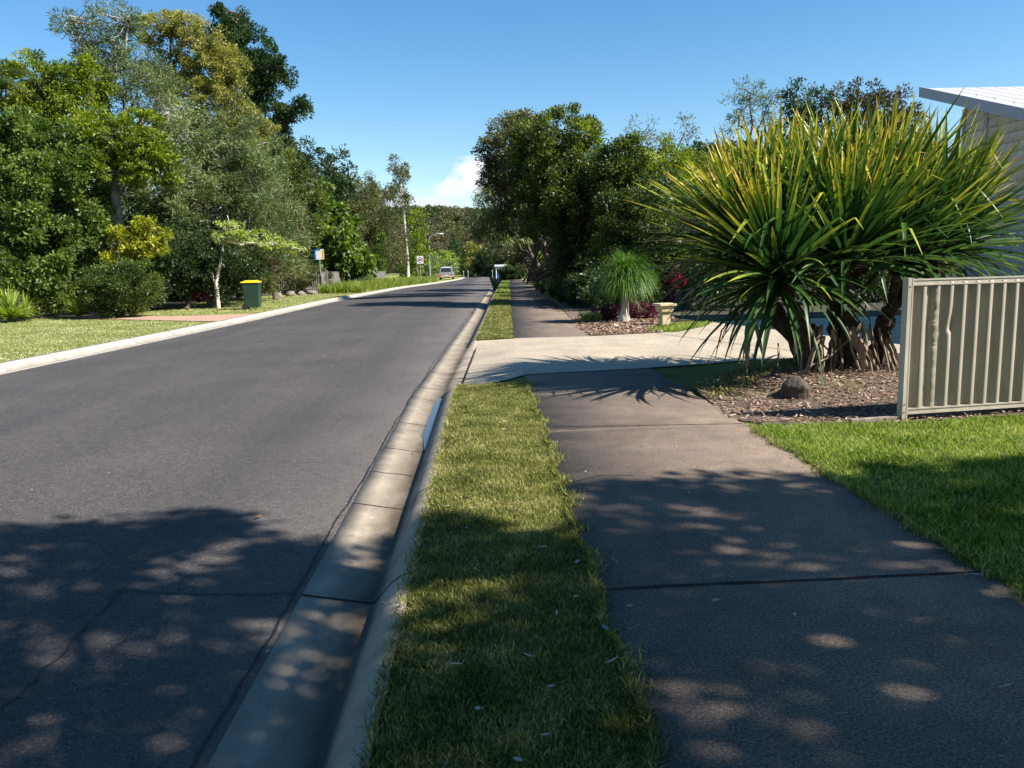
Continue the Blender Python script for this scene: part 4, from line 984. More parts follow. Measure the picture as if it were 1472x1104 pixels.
T('broadleaf_tree', 'yellow green layered tree with a thick mossy trunk behind the round hedge', 'tree', gpt(168, 29.5),
  [lobe(165, 195, 34, 24, 29.5), lobe(205, 215, 34, 24, 29.5), lobe(225, 240, 34, 20, 29.3), lobe(170, 245, 34, 22, 29.3), lobe(140, 215, 24, 24, 29.5), lobe(200, 180, 26, 16, 30)], leaf='yellowgreen', rc=0.30, m=120, L=0.14, W=0.06, cover=1.15, bark='bark_moss',
  tr=0.2, seed=103, flat=0.45, stems=[([at(166, 440, 29.5) * np.array([1, 1, 0]), at(165, 380, 29.5), at(167, 320, 29.5), at(166, 265, 29.5)], 0.26), ([at(150, 440, 29.6) * np.array([1, 1, 0]), at(152, 400, 29.6), at(140, 340, 29.6), at(150, 290, 29.6)], 0.10)])
T('gum_tree', 'tall thin silvery tree with bare pale twigs at the top left', 'tree', gpt(168, 34),
  [lobe(115, 60, 30, 26, 34), lobe(165, 60, 30, 50, 34), lobe(200, 110, 36, 50, 34), lobe(150, 120, 30, 40, 34), lobe(100, 30, 22, 10, 34), lobe(185, 30, 22, 16, 34), lobe(240, 160, 40, 40, 34), lobe(270, 205, 50, 36, 34)],
  leaf='grey', rc=0.45, m=110, L=0.18, W=0.035, cover=1.0, bark='bark_grey', tr=0.13, seed=104, twigs=6, fill=0.4, spread=1.0)
T('golden_tree', 'arching golden flowered tree crown at the top left', 'tree', gpt(290, 38),
  [lobe(245, 48, 36, 24, 38), lobe(285, 62, 30, 26, 38), lobe(310, 95, 34, 26, 38), lobe(322, 135, 30, 26, 38), lobe(250, 110, 34, 24, 38.5), lobe(345, 185, 22, 30, 37.5), lobe(375, 180, 16, 22, 37.5), lobe(280, 160, 40, 36, 38), lobe(330, 200, 22, 24, 37.6)],
  leaf='golden', rc=0.34, m=170, L=0.10, W=0.05, cover=1.35, tr=0.2, seed=105)
T('broadleaf_tree', 'dark green tree crown farthest right of the tall left group', 'tree', gpt(345, 43),
  [lobe(325, 50, 26, 30, 43), lobe(355, 80, 34, 30, 43), lobe(385, 110, 26, 24, 43), lobe(360, 125, 30, 20, 43), lobe(400, 160, 20, 12, 43), lobe(428, 158, 16, 12, 43), lobe(340, 25, 10, 12, 43), lobe(400, 190, 16, 14, 43), lobe(345, 215, 40, 40, 43)],
  leaf='dark', rc=0.42, m=150, L=0.17, W=0.075, cover=1.3, tr=0.22, seed=106, fork=0.6)
T('wattle_tree', 'fine grey green mounded tree in the middle of the left group', 'tree', gpt(300, 33),
  [lobe(270, 260, 60, 46, 33), lobe(330, 240, 50, 44, 33.5), lobe(300, 310, 60, 46, 33), lobe(370, 290, 50, 60, 34), lobe(390, 350, 44, 40, 34), lobe(250, 320, 40, 40, 32.5), lobe(350, 205, 44, 30, 34)],
  leaf='grey', rc=0.45, m=170, L=0.19, W=0.032, cover=1.15, tr=0.16, seed=107, spread=1.0, bark='bark_grey', twigs=4)
T('wattle_tree', 'dusty brown green shrub behind the white trunked tree', 'tree', gpt(395, 38),
  [lobe(395, 335, 40, 46, 38), lobe(408, 372, 26, 26, 40), lobe(365, 380, 34, 26, 38)], leaf='brown', rc=0.4, m=130, L=0.15, W=0.035, cover=1.1, tr=0.12, seed=108, spread=1.0)
T('shade_shrub', 'dark green shrub mass between the yellow bush and the white trunked tree', 'shrub', gpt(265, 31),
  [lobe(260, 370, 44, 46, 31), lobe(300, 390, 40, 36, 31.5), lobe(225, 395, 30, 30, 31), lobe(340, 395, 40, 30, 33)], leaf='dark', rc=0.34, m=110, L=0.12, W=0.055, cover=1.3, tr=0.08, seed=109)
T('shade_shrub', 'dark shrub mass under the mossy trunk', 'shrub', gpt(150, 31.5),
  [lobe(130, 350, 40, 80, 32.5), lobe(190, 340, 40, 70, 32.5), lobe(150, 400, 50, 50, 33)], leaf='dark', rc=0.4, m=80, L=0.14, W=0.06, cover=0.9, tr=0.08, seed=110)
T('yellow_shrub', 'bright yellow leafed shrub left of the mossy trunk tree', 'shrub', gpt(190, 28.8),
  [lobe(212, 330, 26, 18, 28.4), lobe(190, 350, 24, 22, 28.4), lobe(180, 375, 22, 20, 28.4), lobe(215, 352, 20, 14, 28.4)], leaf='yellow', rc=0.24, m=90, L=0.13, W=0.055, cover=0.85, tr=0.05, seed=111, flat=0.6)
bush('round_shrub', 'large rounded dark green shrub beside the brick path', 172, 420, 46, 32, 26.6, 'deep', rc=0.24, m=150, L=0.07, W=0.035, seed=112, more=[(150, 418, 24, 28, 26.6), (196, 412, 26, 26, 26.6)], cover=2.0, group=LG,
     extra=[('new_growth', 'bright', 0.5, 60, 0.06, 0.03, lambda C, N: (N[:, 2] > 0.2) | (N[:, 0] > 0.5))])  # brighter leaves on the top and right side of the shrub
T('small_tree', 'small white trunked tree with flat lime green branches behind the bin', 'tree', gpt(308, 31),
  [lobe(330, 340, 22, 8, 31), lobe(360, 338, 30, 6, 31), lobe(395, 350, 26, 6, 31), lobe(330, 325, 16, 5, 31), lobe(420, 358, 14, 4, 31)], leaf='lime', rc=0.22, m=55, L=0.11, W=0.04, cover=1.1, bark='bark_pale', tr=0.09, seed=113, flat=0.35,
  stems=[([gpt(311, 31), at(311, 405, 31), at(318, 370, 31), at(322, 345, 31)], 0.075), ([gpt(310, 31), at(309, 408, 31), at(304, 390, 31)], 0.05)])
T('broadleaf_shrub', 'large leafed light green climber beside the street notice', 'shrub', gpt(480, 56),
  [lobe(450, 300, 24, 30, 56), lobe(480, 335, 30, 34, 55), lobe(500, 375, 28, 22, 55), lobe(445, 350, 28, 30, 54), lobe(440, 330, 22, 34, 55), lobe(525, 385, 14, 12, 58)], leaf='bright', rc=0.5, m=60, L=0.34, W=0.22, cover=1.0, tr=0.1, seed=114, up=0.0, droop=0.3)
T('sheoak', 'dark olive tree left of the gap of sky over the road', 'tree', gpt(440, 62),
  [lobe(440, 225, 14, 22, 62), lobe(425, 255, 24, 30, 62), lobe(480, 245, 22, 26, 62), lobe(455, 280, 34, 30, 62), lobe(495, 275, 12, 20, 62), lobe(410, 230, 14, 24, 60)], leaf='dark', rc=0.6, m=90, L=0.26, W=0.1, cover=1.0, tr=0.2, seed=115)
T('sheoak', 'brown green casuarina with fine foliage beside the tall thin gum', 'tree', gpt(545, 80),
  [lobe(543, 275, 16, 24, 80), lobe(545, 310, 24, 34, 80), lobe(525, 335, 24, 30, 80), lobe(560, 345, 18, 36, 80), lobe(510, 315, 20, 26, 78)], leaf='olive', rc=0.7, m=120, L=0.3, W=0.06, cover=1.1, tr=0.2, seed=116, spread=1.0)
T('sheoak', 'brownish casuarina hanging low over the street verge', 'tree', gpt(550, 88),
  [lobe(552, 365, 22, 22, 88), lobe(520, 350, 24, 26, 85), lobe(570, 355, 14, 28, 88)], leaf='brown', rc=0.7, m=110, L=0.3, W=0.06, cover=1.0, tr=0.2, seed=117, spread=1.0)
T('gum_tree', 'tall thin gum with a narrow crown on a bare pale trunk', 'tree', gpt(586, 90),
  [lobe(573, 240, 9, 14, 90), lobe(574, 262, 12, 18, 90), lobe(578, 285, 11, 14, 90), lobe(583, 298, 7, 8, 90)], leaf='olive', rc=0.55, m=60, L=0.26, W=0.09, cover=1.1, bark='bark_pale', tr=0.1, seed=118,
  stems=[([gpt(587, 90), at(586, 370, 90), at(583, 340, 90), at(580, 300, 90), at(576, 260, 90)], 0.17)])
T('broadleaf_tree', 'olive green tree right of the thin pale gum trunk', 'tree', gpt(600, 98),
  [lobe(598, 325, 12, 20, 98), lobe(600, 355, 16, 26, 98), lobe(590, 380, 16, 18, 98)], leaf='yellowgreen', rc=0.7, m=80, L=0.3, W=0.12, cover=1.1, tr=0.16, seed=119)
bush('conifer_shrub', 'narrow bright green shrub beside the dark gateway', 545, 345, 6, 12, 78, 'bright', rc=0.4, m=110, L=0.16, W=0.08, seed=120, more=[(545, 372, 9, 20, 78), (541, 392, 10, 10, 78)], group=LG)
T('broadleaf_tree', 'mid green tree behind the grey mounded tree', 'tree', gpt(400, 48),
  [lobe(385, 245, 40, 40, 48), lobe(410, 300, 40, 40, 48), lobe(360, 220, 30, 34, 47)], leaf='olive', rc=0.5, m=100, L=0.2, W=0.08, cover=1.1, tr=0.2, seed=121)
BG_ = [(95, 380, 70, 60, 38), (200, 385, 70, 60, 39), (300, 395, 70, 50, 41), (390, 400, 60, 40, 50), (130, 300, 70, 60, 40), (220, 290, 70, 60, 42), (320, 290, 60, 60, 44)]
wh = ['behind the big bright bush', 'behind the mossy trunk', 'behind the white trunked tree', 'behind the pale rocks', 'high up behind the big bright bush', 'high up behind the yellow shrub', 'high up behind the grey mounded tree']
for i, (px, py, rx, ry, Y) in enumerate(BG_):
    T('shade_tree', 'dark backing foliage ' + wh[i], 'tree', gpt(px, Y), [lobe(px, py, rx, ry, Y, 1.6)], leaf='dark', rc=0.5, m=110, L=0.2, W=0.1, cover=1.3, tr=0.12, seed=150 + i, twigs=0)
T('sheoak', 'dark olive tree between the climber and the casuarina', 'tree', gpt(500, 70),
  [lobe(500, 300, 26, 40, 70), lobe(520, 290, 20, 30, 72), lobe(490, 340, 30, 40, 68), lobe(470, 290, 24, 40, 66)], leaf='olive', rc=0.6, m=120, L=0.24, W=0.08, cover=1.2, tr=0.16, seed=170)
T('broadleaf_tree', 'mid green rounded crown under the dark tree at the left skyline', 'tree', gpt(380, 46),
  [lobe(350, 235, 44, 40, 46), lobe(400, 250, 40, 40, 46), lobe(425, 300, 34, 50, 46)], leaf='deep', rc=0.5, m=130, L=0.17, W=0.07, cover=1.3, tr=0.16, seed=171)
# palm frond poking in at the left edge
pl = empty('palm', gpt(-36, 30), 'palm with long drooping fronds at the far left edge', 'palm', LG)
mb = MB(); pb = np.array(gpt(-36, 30)); ph_ = at(-36, 125, 30); mb.tube([pb, (pb + ph_) / 2, ph_], [0.16, 0.13, 0.1], 9); mb.build('trunk', MT['bark_grey'], pl, smooth=True)
for i in range(14):
    a_ = i * 2 * math.pi / 14 + 0.2; el = 0.9 - 0.5 * (i % 3) / 2; V = []; Q = []
    d = np.array([math.cos(a_) * math.cos(el), math.sin(a_) * math.cos(el), math.sin(el)]); p_ = ph_.copy(); n_ = 34
    for k in range(n_):
        s_ = unit(np.cross(d, [0, 0, 1.0])); lw = 0.62 * math.sin(math.pi * (0.12 + 0.85 * k / n_)) 
        for sg in (-1, 1):
            e_ = p_ + (s_ * sg * 0.8 + d * 0.5 + np.array([0, 0, -0.35])) * lw; b = len(V)
            V += [p_, p_ + (e_ - p_) * 0.5 + d * 0.02, e_, p_ + (e_ - p_) * 0.5 - d * 0.02]; Q.append((b, b + 1, b + 2, b + 3))
        p_ = p_ + d * 0.075; d = unit(d + np.array([0, 0, -0.055]))
    link('frond', npmesh('frond', V, Q), LM['grey'] if i % 2 else LM['olive'], pl)
# lime agave, ferns and rocks at the lawn edge
pr = np.random.default_rng(77)
def agave(name, label, px, Y, n, L, W, leaf, g, group=None, th=1.25, cat='plant'):
    b = gpt(px, Y); e = empty(name, b, label, cat, group)
    V, Q, A = fount(pr, (b[0], b[1], b[2] + 0.05), n, L, W, g, 0.05, th)
    return link('leaves', npmesh('leaves', V, Q, {'v': ('FACE', A)}), LM[leaf], e)
agave('agave', 'lime green rosette plant beside the pale rock at the lawn edge', 108, 26.9, 90, 0.75, 0.11, 'lime', 0.10)
agave('agave', 'small lime plant between the big bush and the rosette plant', 72, 28.2, 40, 0.5, 0.08, 'lime', 0.12)
agave('fern', 'yellow green ferny plant at the left edge of the lawn', 8, 25.6, 160, 1.1, 0.09, 'lime', 0.16)
agave('fern', 'ferny plant second from the left edge of the lawn', 30, 26.4, 80, 0.8, 0.07, 'lime', 0.16)
bush('leafy_shrub', 'low bright shrub at the left edge above the ferny plant', 8, 400, 26, 24, 26.8, 'gloss', rc=0.22, m=110, L=0.1, W=0.05, seed=130, group=LG)
bush('leafy_shrub', 'small dark leafy shrub between the ferny plant and the rosette plant', 50, 428, 14, 18, 27.3, 'deep', rc=0.18, m=100, L=0.08, W=0.04, seed=131, group=LG)
g_ = gpt(136, 26.6); rock('rock', (g_[0], 26.6, 0.16), (0.55, 0.5, 0.75), MT['pale_rock'], 'pale grey rock between the rosette plant and the round shrub', 5)
for i, (px, Y, s_, lab) in enumerate([(398, 42, .5, 'first from the bin'), (416, 43.5, .6, 'second from the bin'), (432, 44.5, .45, 'third from the bin'), (447, 45.5, .5, 'fourth from the bin')]):
    g_ = gpt(px, Y); rock('rock', (g_[0], Y, zb(Y) + 0.12 * s_), (s_ * 1.3, s_, s_ * .8), MT['pale_rock'], 'pale rock in the bed behind the lawn, ' + lab, 40 + i, group='pale rocks before the left boundary fence', sub=3)
for i, (px, py, rx, ry, Y, lf, lab) in enumerate([(300, 421, 30, 6, 31.5, 'purple', 'low reddish ground plants at the foot of the white trunked tree'), (385, 405, 18, 16, 37, 'olive', 'olive shrub just right of the bin'), (425, 395, 24, 16, 47, 'olive', 'olive shrub growing through the left boundary fence'), (460, 400, 14, 14, 50, 'brown', 'brownish shrub against the left boundary fence post')]):
    bush('garden_shrub', lab, px, py, rx, ry, Y, lf, rc=0.22, m=90, L=0.09, W=0.045, seed=140 + i, group=LG)

# boundary fence on the left
bf = empty('paling_fence', (-13, 45.4, zb(45)), 'old grey slatted fence behind the left lawn and long grass', 'fence')
def slats(name, a, b, h, step, wd):
    a = np.array(a); b = np.array(b); L = np.linalg.norm(b - a); n = int(L / step); mb = MB(); an = math.atan2(b[1] - a[1], b[0] - a[0])
    for i in range(n):
        q = a + (b - a) * (i + 0.5) / n; hh = h * (1 + 0.04 * math.sin(i * 2.7)); mb.box((q[0], q[1], zb(q[1]) + hh / 2), (wd, 0.02, hh), an)
    mb.build(name, MT['paling'], bf)
    mb = MB(); c = (a + b) / 2
    for z in (0.3, h * .85): mb.box((c[0] - math.sin(an) * .03, c[1] + math.cos(an) * .03, zb(c[1]) + z), (L, 0.03, 0.07), an)
    mb.build('rail', MT['paling'], bf)
slats('slats', (-13.2, 45.2), (-9.75, 48.2), 1.15, 0.13, 0.05)
slats('slats', (-9.7, 48.3), (-9.2, 75), 1.2, 0.14, 0.12)
mb = MB(); q = gpt(470, 48.2); mb.box((q[0], 48.2, zb(48) + 0.65), (0.11, 0.11, 1.35)); mb.build('post', MT['paling'], bf)

# ------------------------------------------------------------------ wheelie bin
b = gpt(361, 29.8); bn = empty('wheelie_bin', b, 'dark green wheelie bin with a yellow lid on the far lawn', 'bin', rz=0.12)
BL = dict(parent=bn, keep=False)
mb = MB(); mb.box((0, 0, 0.50), (0.50, 0.55, 0.88), taper=(1.16, 1.20)); mb.box((0, 0, 0.925), (0.61, 0.70, 0.045)); mb.build('body', MT['bin'], bevel=0.03, **BL)
mb = MB(); vs = []
mb.box((-0.01, 0, 0.975), (0.64, 0.74, 0.05), taper=(0.94, 0.94)); mb.box((-0.01, 0, 1.015), (0.50, 0.60, 0.035), taper=(0.8, 0.8)); mb.build('lid', MT['lid'], bevel=0.012, **BL)
mb = MB(); mb.tube([(-0.33, -0.22, 0.93), (-0.39, -0.22, 0.95), (-0.39, 0.22, 0.95), (-0.33, 0.22, 0.93)], 0.016, 7); mb.build('handle', MT['bin'], **BL)
for s_ in (-1, 1):
    mb = MB(); mb.lathe((-0.24, s_ * 0.27, 0.10), [(0.0, -0.03), (0.10, -0.028), (0.105, 0), (0.10, 0.028), (0.0, 0.03)], 18, 'Y'); wl = mb.build('wheel', MT['rubber'], **BL)
    mb = MB(); mb.lathe((-0.24, s_ * 0.27, 0.10), [(0.0, -0.036), (0.035, -0.034), (0.035, 0.034), (0, 0.036)], 12, 'Y'); h_ = mb.build('hub', MT['bin']); h_.parent = wl
mb = MB(); mb.box((0.255, -0.05, 0.80), (0.02, 0.14, 0.09)); 
mb.build('label_plate', MT['white'], **BL)

# ------------------------------------------------------------------ signs, lamp, bus shelter, vehicle
def sign_post(name, label, px, Y, ztop, cat='sign', group=None, r_=0.03):
    b = gpt(px, Y); e = empty(name, b, label, cat, group)
    mb = MB(); mb.tube([(0, 0, -0.1), (0, 0, ztop - b[2])], r_, 8); mb.build('post', MT['galv'], e, keep=False); return e
z1 = at(461, 358, 48)[2]; z0 = at(461, 373, 48)[2]; e = sign_post('notice_sign', 'white notice board with blue and yellow edges on a post behind the slatted fence', 461, 48.6, z1 - .02)
w_ = 0.56; zc = (z1 + z0) / 2 - e.location.z; hh = z1 - z0
mb = MB(); mb.box((0, -0.04, zc), (w_, 0.02, hh)); mb.build('board', MT['white'], e, keep=False)
mb = MB(); mb.box((-w_ * .42, -0.053, zc), (w_ * .16, 0.006, hh)); mb.box((-w_ * .1, -0.053, zc + hh * .44), (w_ * .45, 0.006, hh * .12)); mb.build('blue_band', MT['blue'], e, keep=False)
mb = MB(); mb.box((w_ * .41, -0.053, zc - hh * .04), (w_ * .18, 0.006, hh * .92)); mb.build('yellow_band', MT['yellow'], e, keep=False)
z1 = at(605, 368, 76)[2]; z0 = at(605, 379, 76)[2]; e = sign_post('speed_sign', 'white speed limit sign with a red ring on a grey post on the left verge', 605, 76, z1)
zc = (z1 + z0) / 2 - e.location.z; hh = z1 - z0
mb = MB(); mb.box((0, -0.05, zc), (0.60, 0.02, hh)); bo = mb.build('board', MT['white'], e, keep=False)
mb = MB(); n = 28
vs = [(0.25 * math.cos(2 * math.pi * i / n), -0.066, zc + 0.25 * math.sin(2 * math.pi * i / n)) for i in range(n)] + [(0.195 * math.cos(2 * math.pi * i / n), -0.066, zc + 0.195 * math.sin(2 * math.pi * i / n)) for i in range(n)]
mb.add(vs, [(i, (i + 1) % n, n + (i + 1) % n, n + i) for i in range(n)]); mb.build('ring', MT['red'], e, keep=False)
tx = bpy.data.curves.new('number', 'FONT'); tx.body = '50'; tx.size = 0.27; tx.align_x = 'CENTER'; tx.align_y = 'CENTER'; tx.extrude = 0.004; tx.offset = 0.004
to = bpy.data.objects.new('number', tx); sc.collection.objects.link(to); bpy.context.view_layer.update()
nm_ = bpy.data.meshes.new_from_object(to); bpy.data.objects.remove(to)
to = bpy.data.objects.new('number', nm_); nm_.materials.clear(); nm_.materials.append(MT['black']); sc.collection.objects.link(to); to.parent = e; to.location = (0, -0.068, zc); to.rotation_euler = (R(90), 0, 0)
b = gpt(618.5, 104); e = empty('street_lamp', b, 'tall grey street lamp with a curved arm on the left verge', 'street lamp')
H_ = at(617, 346, 104)[2] - b[2]; rch = at(633, 337, 104)[0] - at(617, 337, 104)[0]; top_ = at(633, 336, 104)[2] - b[2]
mb = MB(); mb.tube([(0, 0, -.1), (0, 0, 1.2), (0, 0, H_)], [0.10, 0.08, 0.06], 10); mb.build('pole', MT['galv'], e, keep=False)
mb = MB(); mb.tube([(0, 0, H_), (0.12, 0, H_ + 0.35), (0.5, 0, top_ - 0.08), (rch, 0, top_)], [0.06, 0.055, 0.05, 0.045], 8); mb.build('arm', MT['galv'], e, keep=False)
mb = MB(); mb.box((rch + 0.2, 0, top_), (0.55, 0.22, 0.12), taper=(0.8, 0.7)); mb.build('lamp_head', MT['white'], e, keep=False, bevel=0.03)

# four wheel drive seen from behind, parked on the left
b = gpt(641.5, 112); k_ = mpp(112); Wc = 1.95
vn = empty('parked_van', (b[0], 112, b[2]), 'silver van with orange and red tail lights parked at the left kerb', 'van', rz=0.0)
K = dict(parent=vn, keep=False)
mb = MB()
sec = [(-0.97, .32), (-0.97, .9), (-0.90, 1.0), (-0.80, 1.62), (-0.68, 1.74), (0.68, 1.74), (0.80, 1.62), (0.90, 1.0), (0.97, .9), (0.97, .32)]
V = []; ys2 = [(0, 1, 1), (0.12, 1, 1.01), (3.2, 1, 1.01), (3.7, .97, .84), (4.6, .92, .58)]
for y, sx_, sz_ in ys2: V += [(x * sx_, y, z if z <= .9 else .9 + (z - .9) * (1 if sz_ > .95 else max(0.05, (sz_ - .5) * 2))) for x, z in sec]
n = len(sec)
mb.add(V, [(i * n + j, i * n + (j + 1) % n, (i + 1) * n + (j + 1) % n, (i + 1) * n + j) for i in range(len(ys2) - 1) for j in range(n)] + [tuple(range(n))[::-1], tuple(range((len(ys2) - 1) * n, len(ys2) * n))])
mb.build('body', MT['silver'], bevel=0.04, **K)
mb = MB(); mb.add([(-0.70, -0.012, 1.05), (0.70, -0.012, 1.05), (0.62, -0.012, 1.55), (-0.62, -0.012, 1.55)], [(0, 1, 2, 3)]); mb.build('rear_window', MT['glass'], **K)
mb = MB(); mb.add([(0.915, 0.4, 1.05), (0.915, 3.1, 1.05), (0.83, 2.7, 1.55), (0.83, 0.5, 1.55)], [(0, 1, 2, 3)]); mb.build('side_window', MT['glass'], **K)
mb = MB(); mb.box((0, -0.06, 0.42), (1.95, 0.16, 0.2)); mb.build('bumper', MT['silver'], bevel=0.02, **K)
for s_ in (-1, 1):
    mb = MB(); mb.box((s_ * 0.80, -0.02, 0.66), (0.24, 0.06, 0.26)); mb.build('tail_light', MT['taillight'], **K)
    mb = MB(); mb.box((s_ * 0.55, -0.15, 0.42), (0.42, 0.02, 0.12)); mb.build('reflector', MT['yellow'], **K)
    for y in (0.75, 3.6):
        mb = MB(); mb.lathe((s_ * 0.86, y, 0.33), [(0, -.1), (.3, -.1), (.33, -.06), (.33, .06), (.3, .1), (0, .1)], 18, 'X'); wl = mb.build('wheel', MT['rubber'], **K)
mb = MB(); mb.box((0, -0.15, 0.58), (0.42, 0.015, 0.12)); mb.build('number_plate', MT['white'], **K)
mb = MB(); mb.box((0, -0.012, 1.68), (1.2, 0.02, 0.14)); mb.build('roof_spoiler', MT['white'], **K)
# small shelter at the right end of the street
b = gpt(720, 112); bs = empty('bus_shelter', b, 'small white shelter with a green stripe at the far right of the street', 'shelter')
K = dict(parent=bs, keep=False)
mb = MB(); mb.box((0, 0, 1.72), (1.7, 1.6, 0.26)); mb.build('roof', MT['white'], bevel=0.02, **K)
mb = MB(); mb.box((-0.02, 0, 1.55), (1.62, 1.5, 0.07)); mb.build('green_stripe', MT['green'], **K)
mb = MB(); mb.box((-0.15, 0.1, 1.40), (1.2, 1.3, 0.22)); mb.build('upper_panel', MT['white'], **K)
mb = MB(); mb.box((-0.25, -0.3, 0.52), (0.5, 0.05, 0.8)); mb.build('blue_panel', MT['blue'], **K)
for x in (-0.62, 0.62):
    for y in (-0.6, 0.6): mb = MB(); mb.tube([(x, y, 0), (x, y, 1.52)], 0.05, 6); mb.build('post', MT['white'], **K)
for px, lab in ((666.5, 'left of the two white posts across the road end'), (673, 'right of the two white posts across the road end'), (708, 'single pale post left of the white shelter')):
    Y = 118; b = gpt(px, Y); e = empty('marker_post', b, lab, 'post', 'marker posts at the far end of the road')
    mb = MB(); mb.tube([(0, 0, 0), (0, 0, 1.0)], 0.045, 7); mb.build('post', MT['galv'], e, keep=False); mb = MB(); mb.box((0, 0, 1.04), (0.13, 0.13, 0.10)); mb.build('cap', MT['white'], e, keep=False)

# ------------------------------------------------------------------ end of the road: cross bank, trees, hill
FG = 'trees beyond the end of the road'
far_t = [(612, 385, 14, 18, 125, 'grey', 'grey green tree behind the street lamp'), (636, 375, 16, 12, 150, 'lime', 'lime green treetops above the silver van'), (655, 372, 16, 22, 160, 'dark', 'dark tree right of the silver van'),
         (680, 375, 14, 20, 140, 'golden', 'pale yellow green palm like tree at the road end'), (700, 380, 14, 20, 135, 'dark', 'dark tree behind the marker posts'), (712, 365, 16, 24, 150, 'brown', 'dusty brown tree above the white shelter'),
         (735, 362, 18, 26, 130, 'olive', 'olive tree behind the round dark hedge'), (625, 355, 20, 24, 180, 'brown', 'brown treetops behind the street lamp arm'), (690, 350, 20, 22, 190, 'brown', 'brown grey treetops above the palm like tree'),
         (660, 350, 18, 20, 200, 'olive', 'olive treetops in the middle of the road end'), (590, 390, 12, 16, 115, 'bright', 'bright green shrub at the left road end'), (645, 390, 10, 12, 130, 'grey', 'greyish shrub behind the silver van'), (725, 340, 20, 24, 200, 'olive', 'olive treetops above the far hedge')]
for i, (px, py, rx, ry, Y, lf, lab) in enumerate(far_t):
    b = gpt(px, Y)
    tree('street_tree', lab, 'tree', b, [lobe(px, py, rx, ry, Y), lobe(px + rx * .5, py + ry * .5, rx * .8, ry * .6, Y - 3), lobe(px - rx * .6, py + ry * .4, rx * .7, ry * .6, Y)], lf, rc=0.9, m=70, L=0.42, W=0.2, cover=1.3, tr=0.25, group=FG, seed=200 + i, twigs=0)
# a bank of woodland closes the view either side, well beyond the street
def wood(name, label, cells, leaf, seed, rc, m, L, W, cat='woodland'):
    r = np.random.default_rng(seed); C = []; N = []
    for (x, y, z, a, h) in cells:
        c_, n_ = crown_clumps([((x, y, z + h * 0.4), (a, a, h))], rc, 1.1, r, 0.05)
        k = c_[:, 2] > z - 0.5; C.append(c_[k]); N.append(n_[k])
    C = np.concatenate(C); N = np.concatenate(N)
    o = foliage(name, C, N, rc, m, L, W, LM[leaf], None, r, nrand=0.22); meta(o, label, cat, kind='stuff'); return o
hz = lambda x, y: zb(y) + max(0.0, 19.5 * math.exp(-((y - 360) / 85) ** 2) * (0.80 + 0.24 * math.exp(-((x + 30) / 60) ** 2)) - 0.5)
HX = np.linspace(-330, 330, 45); HY = np.linspace(170, 560, 30)
V = [(x, y, hz(x, y) - 0.05 - (0.5 if y < 180 else 0)) for y in HY for x in HX]; n = len(HX)
Q = [(i * n + j, i * n + j + 1, (i + 1) * n + j + 1, (i + 1) * n + j) for i in range(len(HY) - 1) for j in range(n - 1)]
o = link('hill', npmesh('hill', V, Q, smooth=True), MT['litter']); meta(o, kind='structure')
r_ = np.random.default_rng(91); cells = {k: [] for k in ('dark', 'olive', 'brown', 'deep')}
for i in range(900):
    y = r_.uniform(205, 370); x = r_.uniform(-0.10, 0.10) * y - 0.045 * y
    if i > 520: x = r_.uniform(-0.55, 0.55) * y
    a = r_.uniform(3.0, 6.0); cells[('dark', 'olive', 'dark', 'deep', 'brown', 'olive')[int(r_.integers(0, 6))]].append((x, y, hz(x, y), a, a * 0.75))
for i, (k_, cl) in enumerate(cells.items()): wood('forest', k_ + ' foliage of the wooded hill beyond the road end', cl, k_, 300 + i, 1.3, 34, 0.8, 0.5)

# ------------------------------------------------------------------ grass, weeds, chips and litter
def blades(name, P, h, wd, mat, r, lean=0.5, parent=None, label=None, vv=None):
    n = len(P); az = r.uniform(0, 2 * math.pi, n); ln = np.abs(r.normal(0, lean, n))
    H_ = h * r.uniform(0.45, 1.25, n); d = np.stack([np.cos(az) * np.sin(ln), np.sin(az) * np.sin(ln), np.cos(ln)], 1)
    fa = r.uniform(0, math.pi, n); S = np.stack([np.cos(fa), np.sin(fa), np.zeros(n)], 1) * (wd * r.uniform(0.7, 1.3, n))[:, None] * 0.5
    Pm = P + d * (H_ * 0.55)[:, None]; d2 = unit(d + np.stack([np.cos(az), np.sin(az), -0.15 * np.ones(n)], 1) * 0.6); Pt = Pm + d2 * (H_ * 0.5)[:, None]
    V = np.stack([P - S, P + S, Pm + S * 0.85, Pm - S * 0.85, Pt + S * 0.12, Pt - S * 0.12], 1).reshape(-1, 3)
    b = (np.arange(n) * 6)[:, None]; Q = np.concatenate([b + np.array([0, 1, 2, 3]), b + np.array([3, 2, 4, 5])], 1).reshape(-1, 4)
    v = r.random(n) ** 1.2 if vv is None else vv
    o = link(name, npmesh(name, V, Q, {'v': ('FACE', np.repeat(v, 2))}), mat, parent); meta(o, label, kind='stuff'); 
    if label: o['category'] = 'grass'
    return o
r_ = np.random.default_rng(17)
def scatter(n, x0f, x1f, y0, y1, power=1.0, z=0.0):
    y = y0 + (y1 - y0) * r_.random(n) ** power; u = r_.random(n)
    a = np.array([x0f(q) for q in y]); b = np.array([x1f(q) for q in y])
    return np.stack([a + (b - a) * u, y, np.full(n, z)], 1)
XGw = lambda y: XG(y) + 0.012 * math.sin(y * 17) + 0.01 * math.sin(y * 41)
P = scatter(230000, lambda y: XGw(y) + 0.004, lambda y: PL(y) + wob(y, 1) + 0.03, 1.7, 9.95, 1.25)
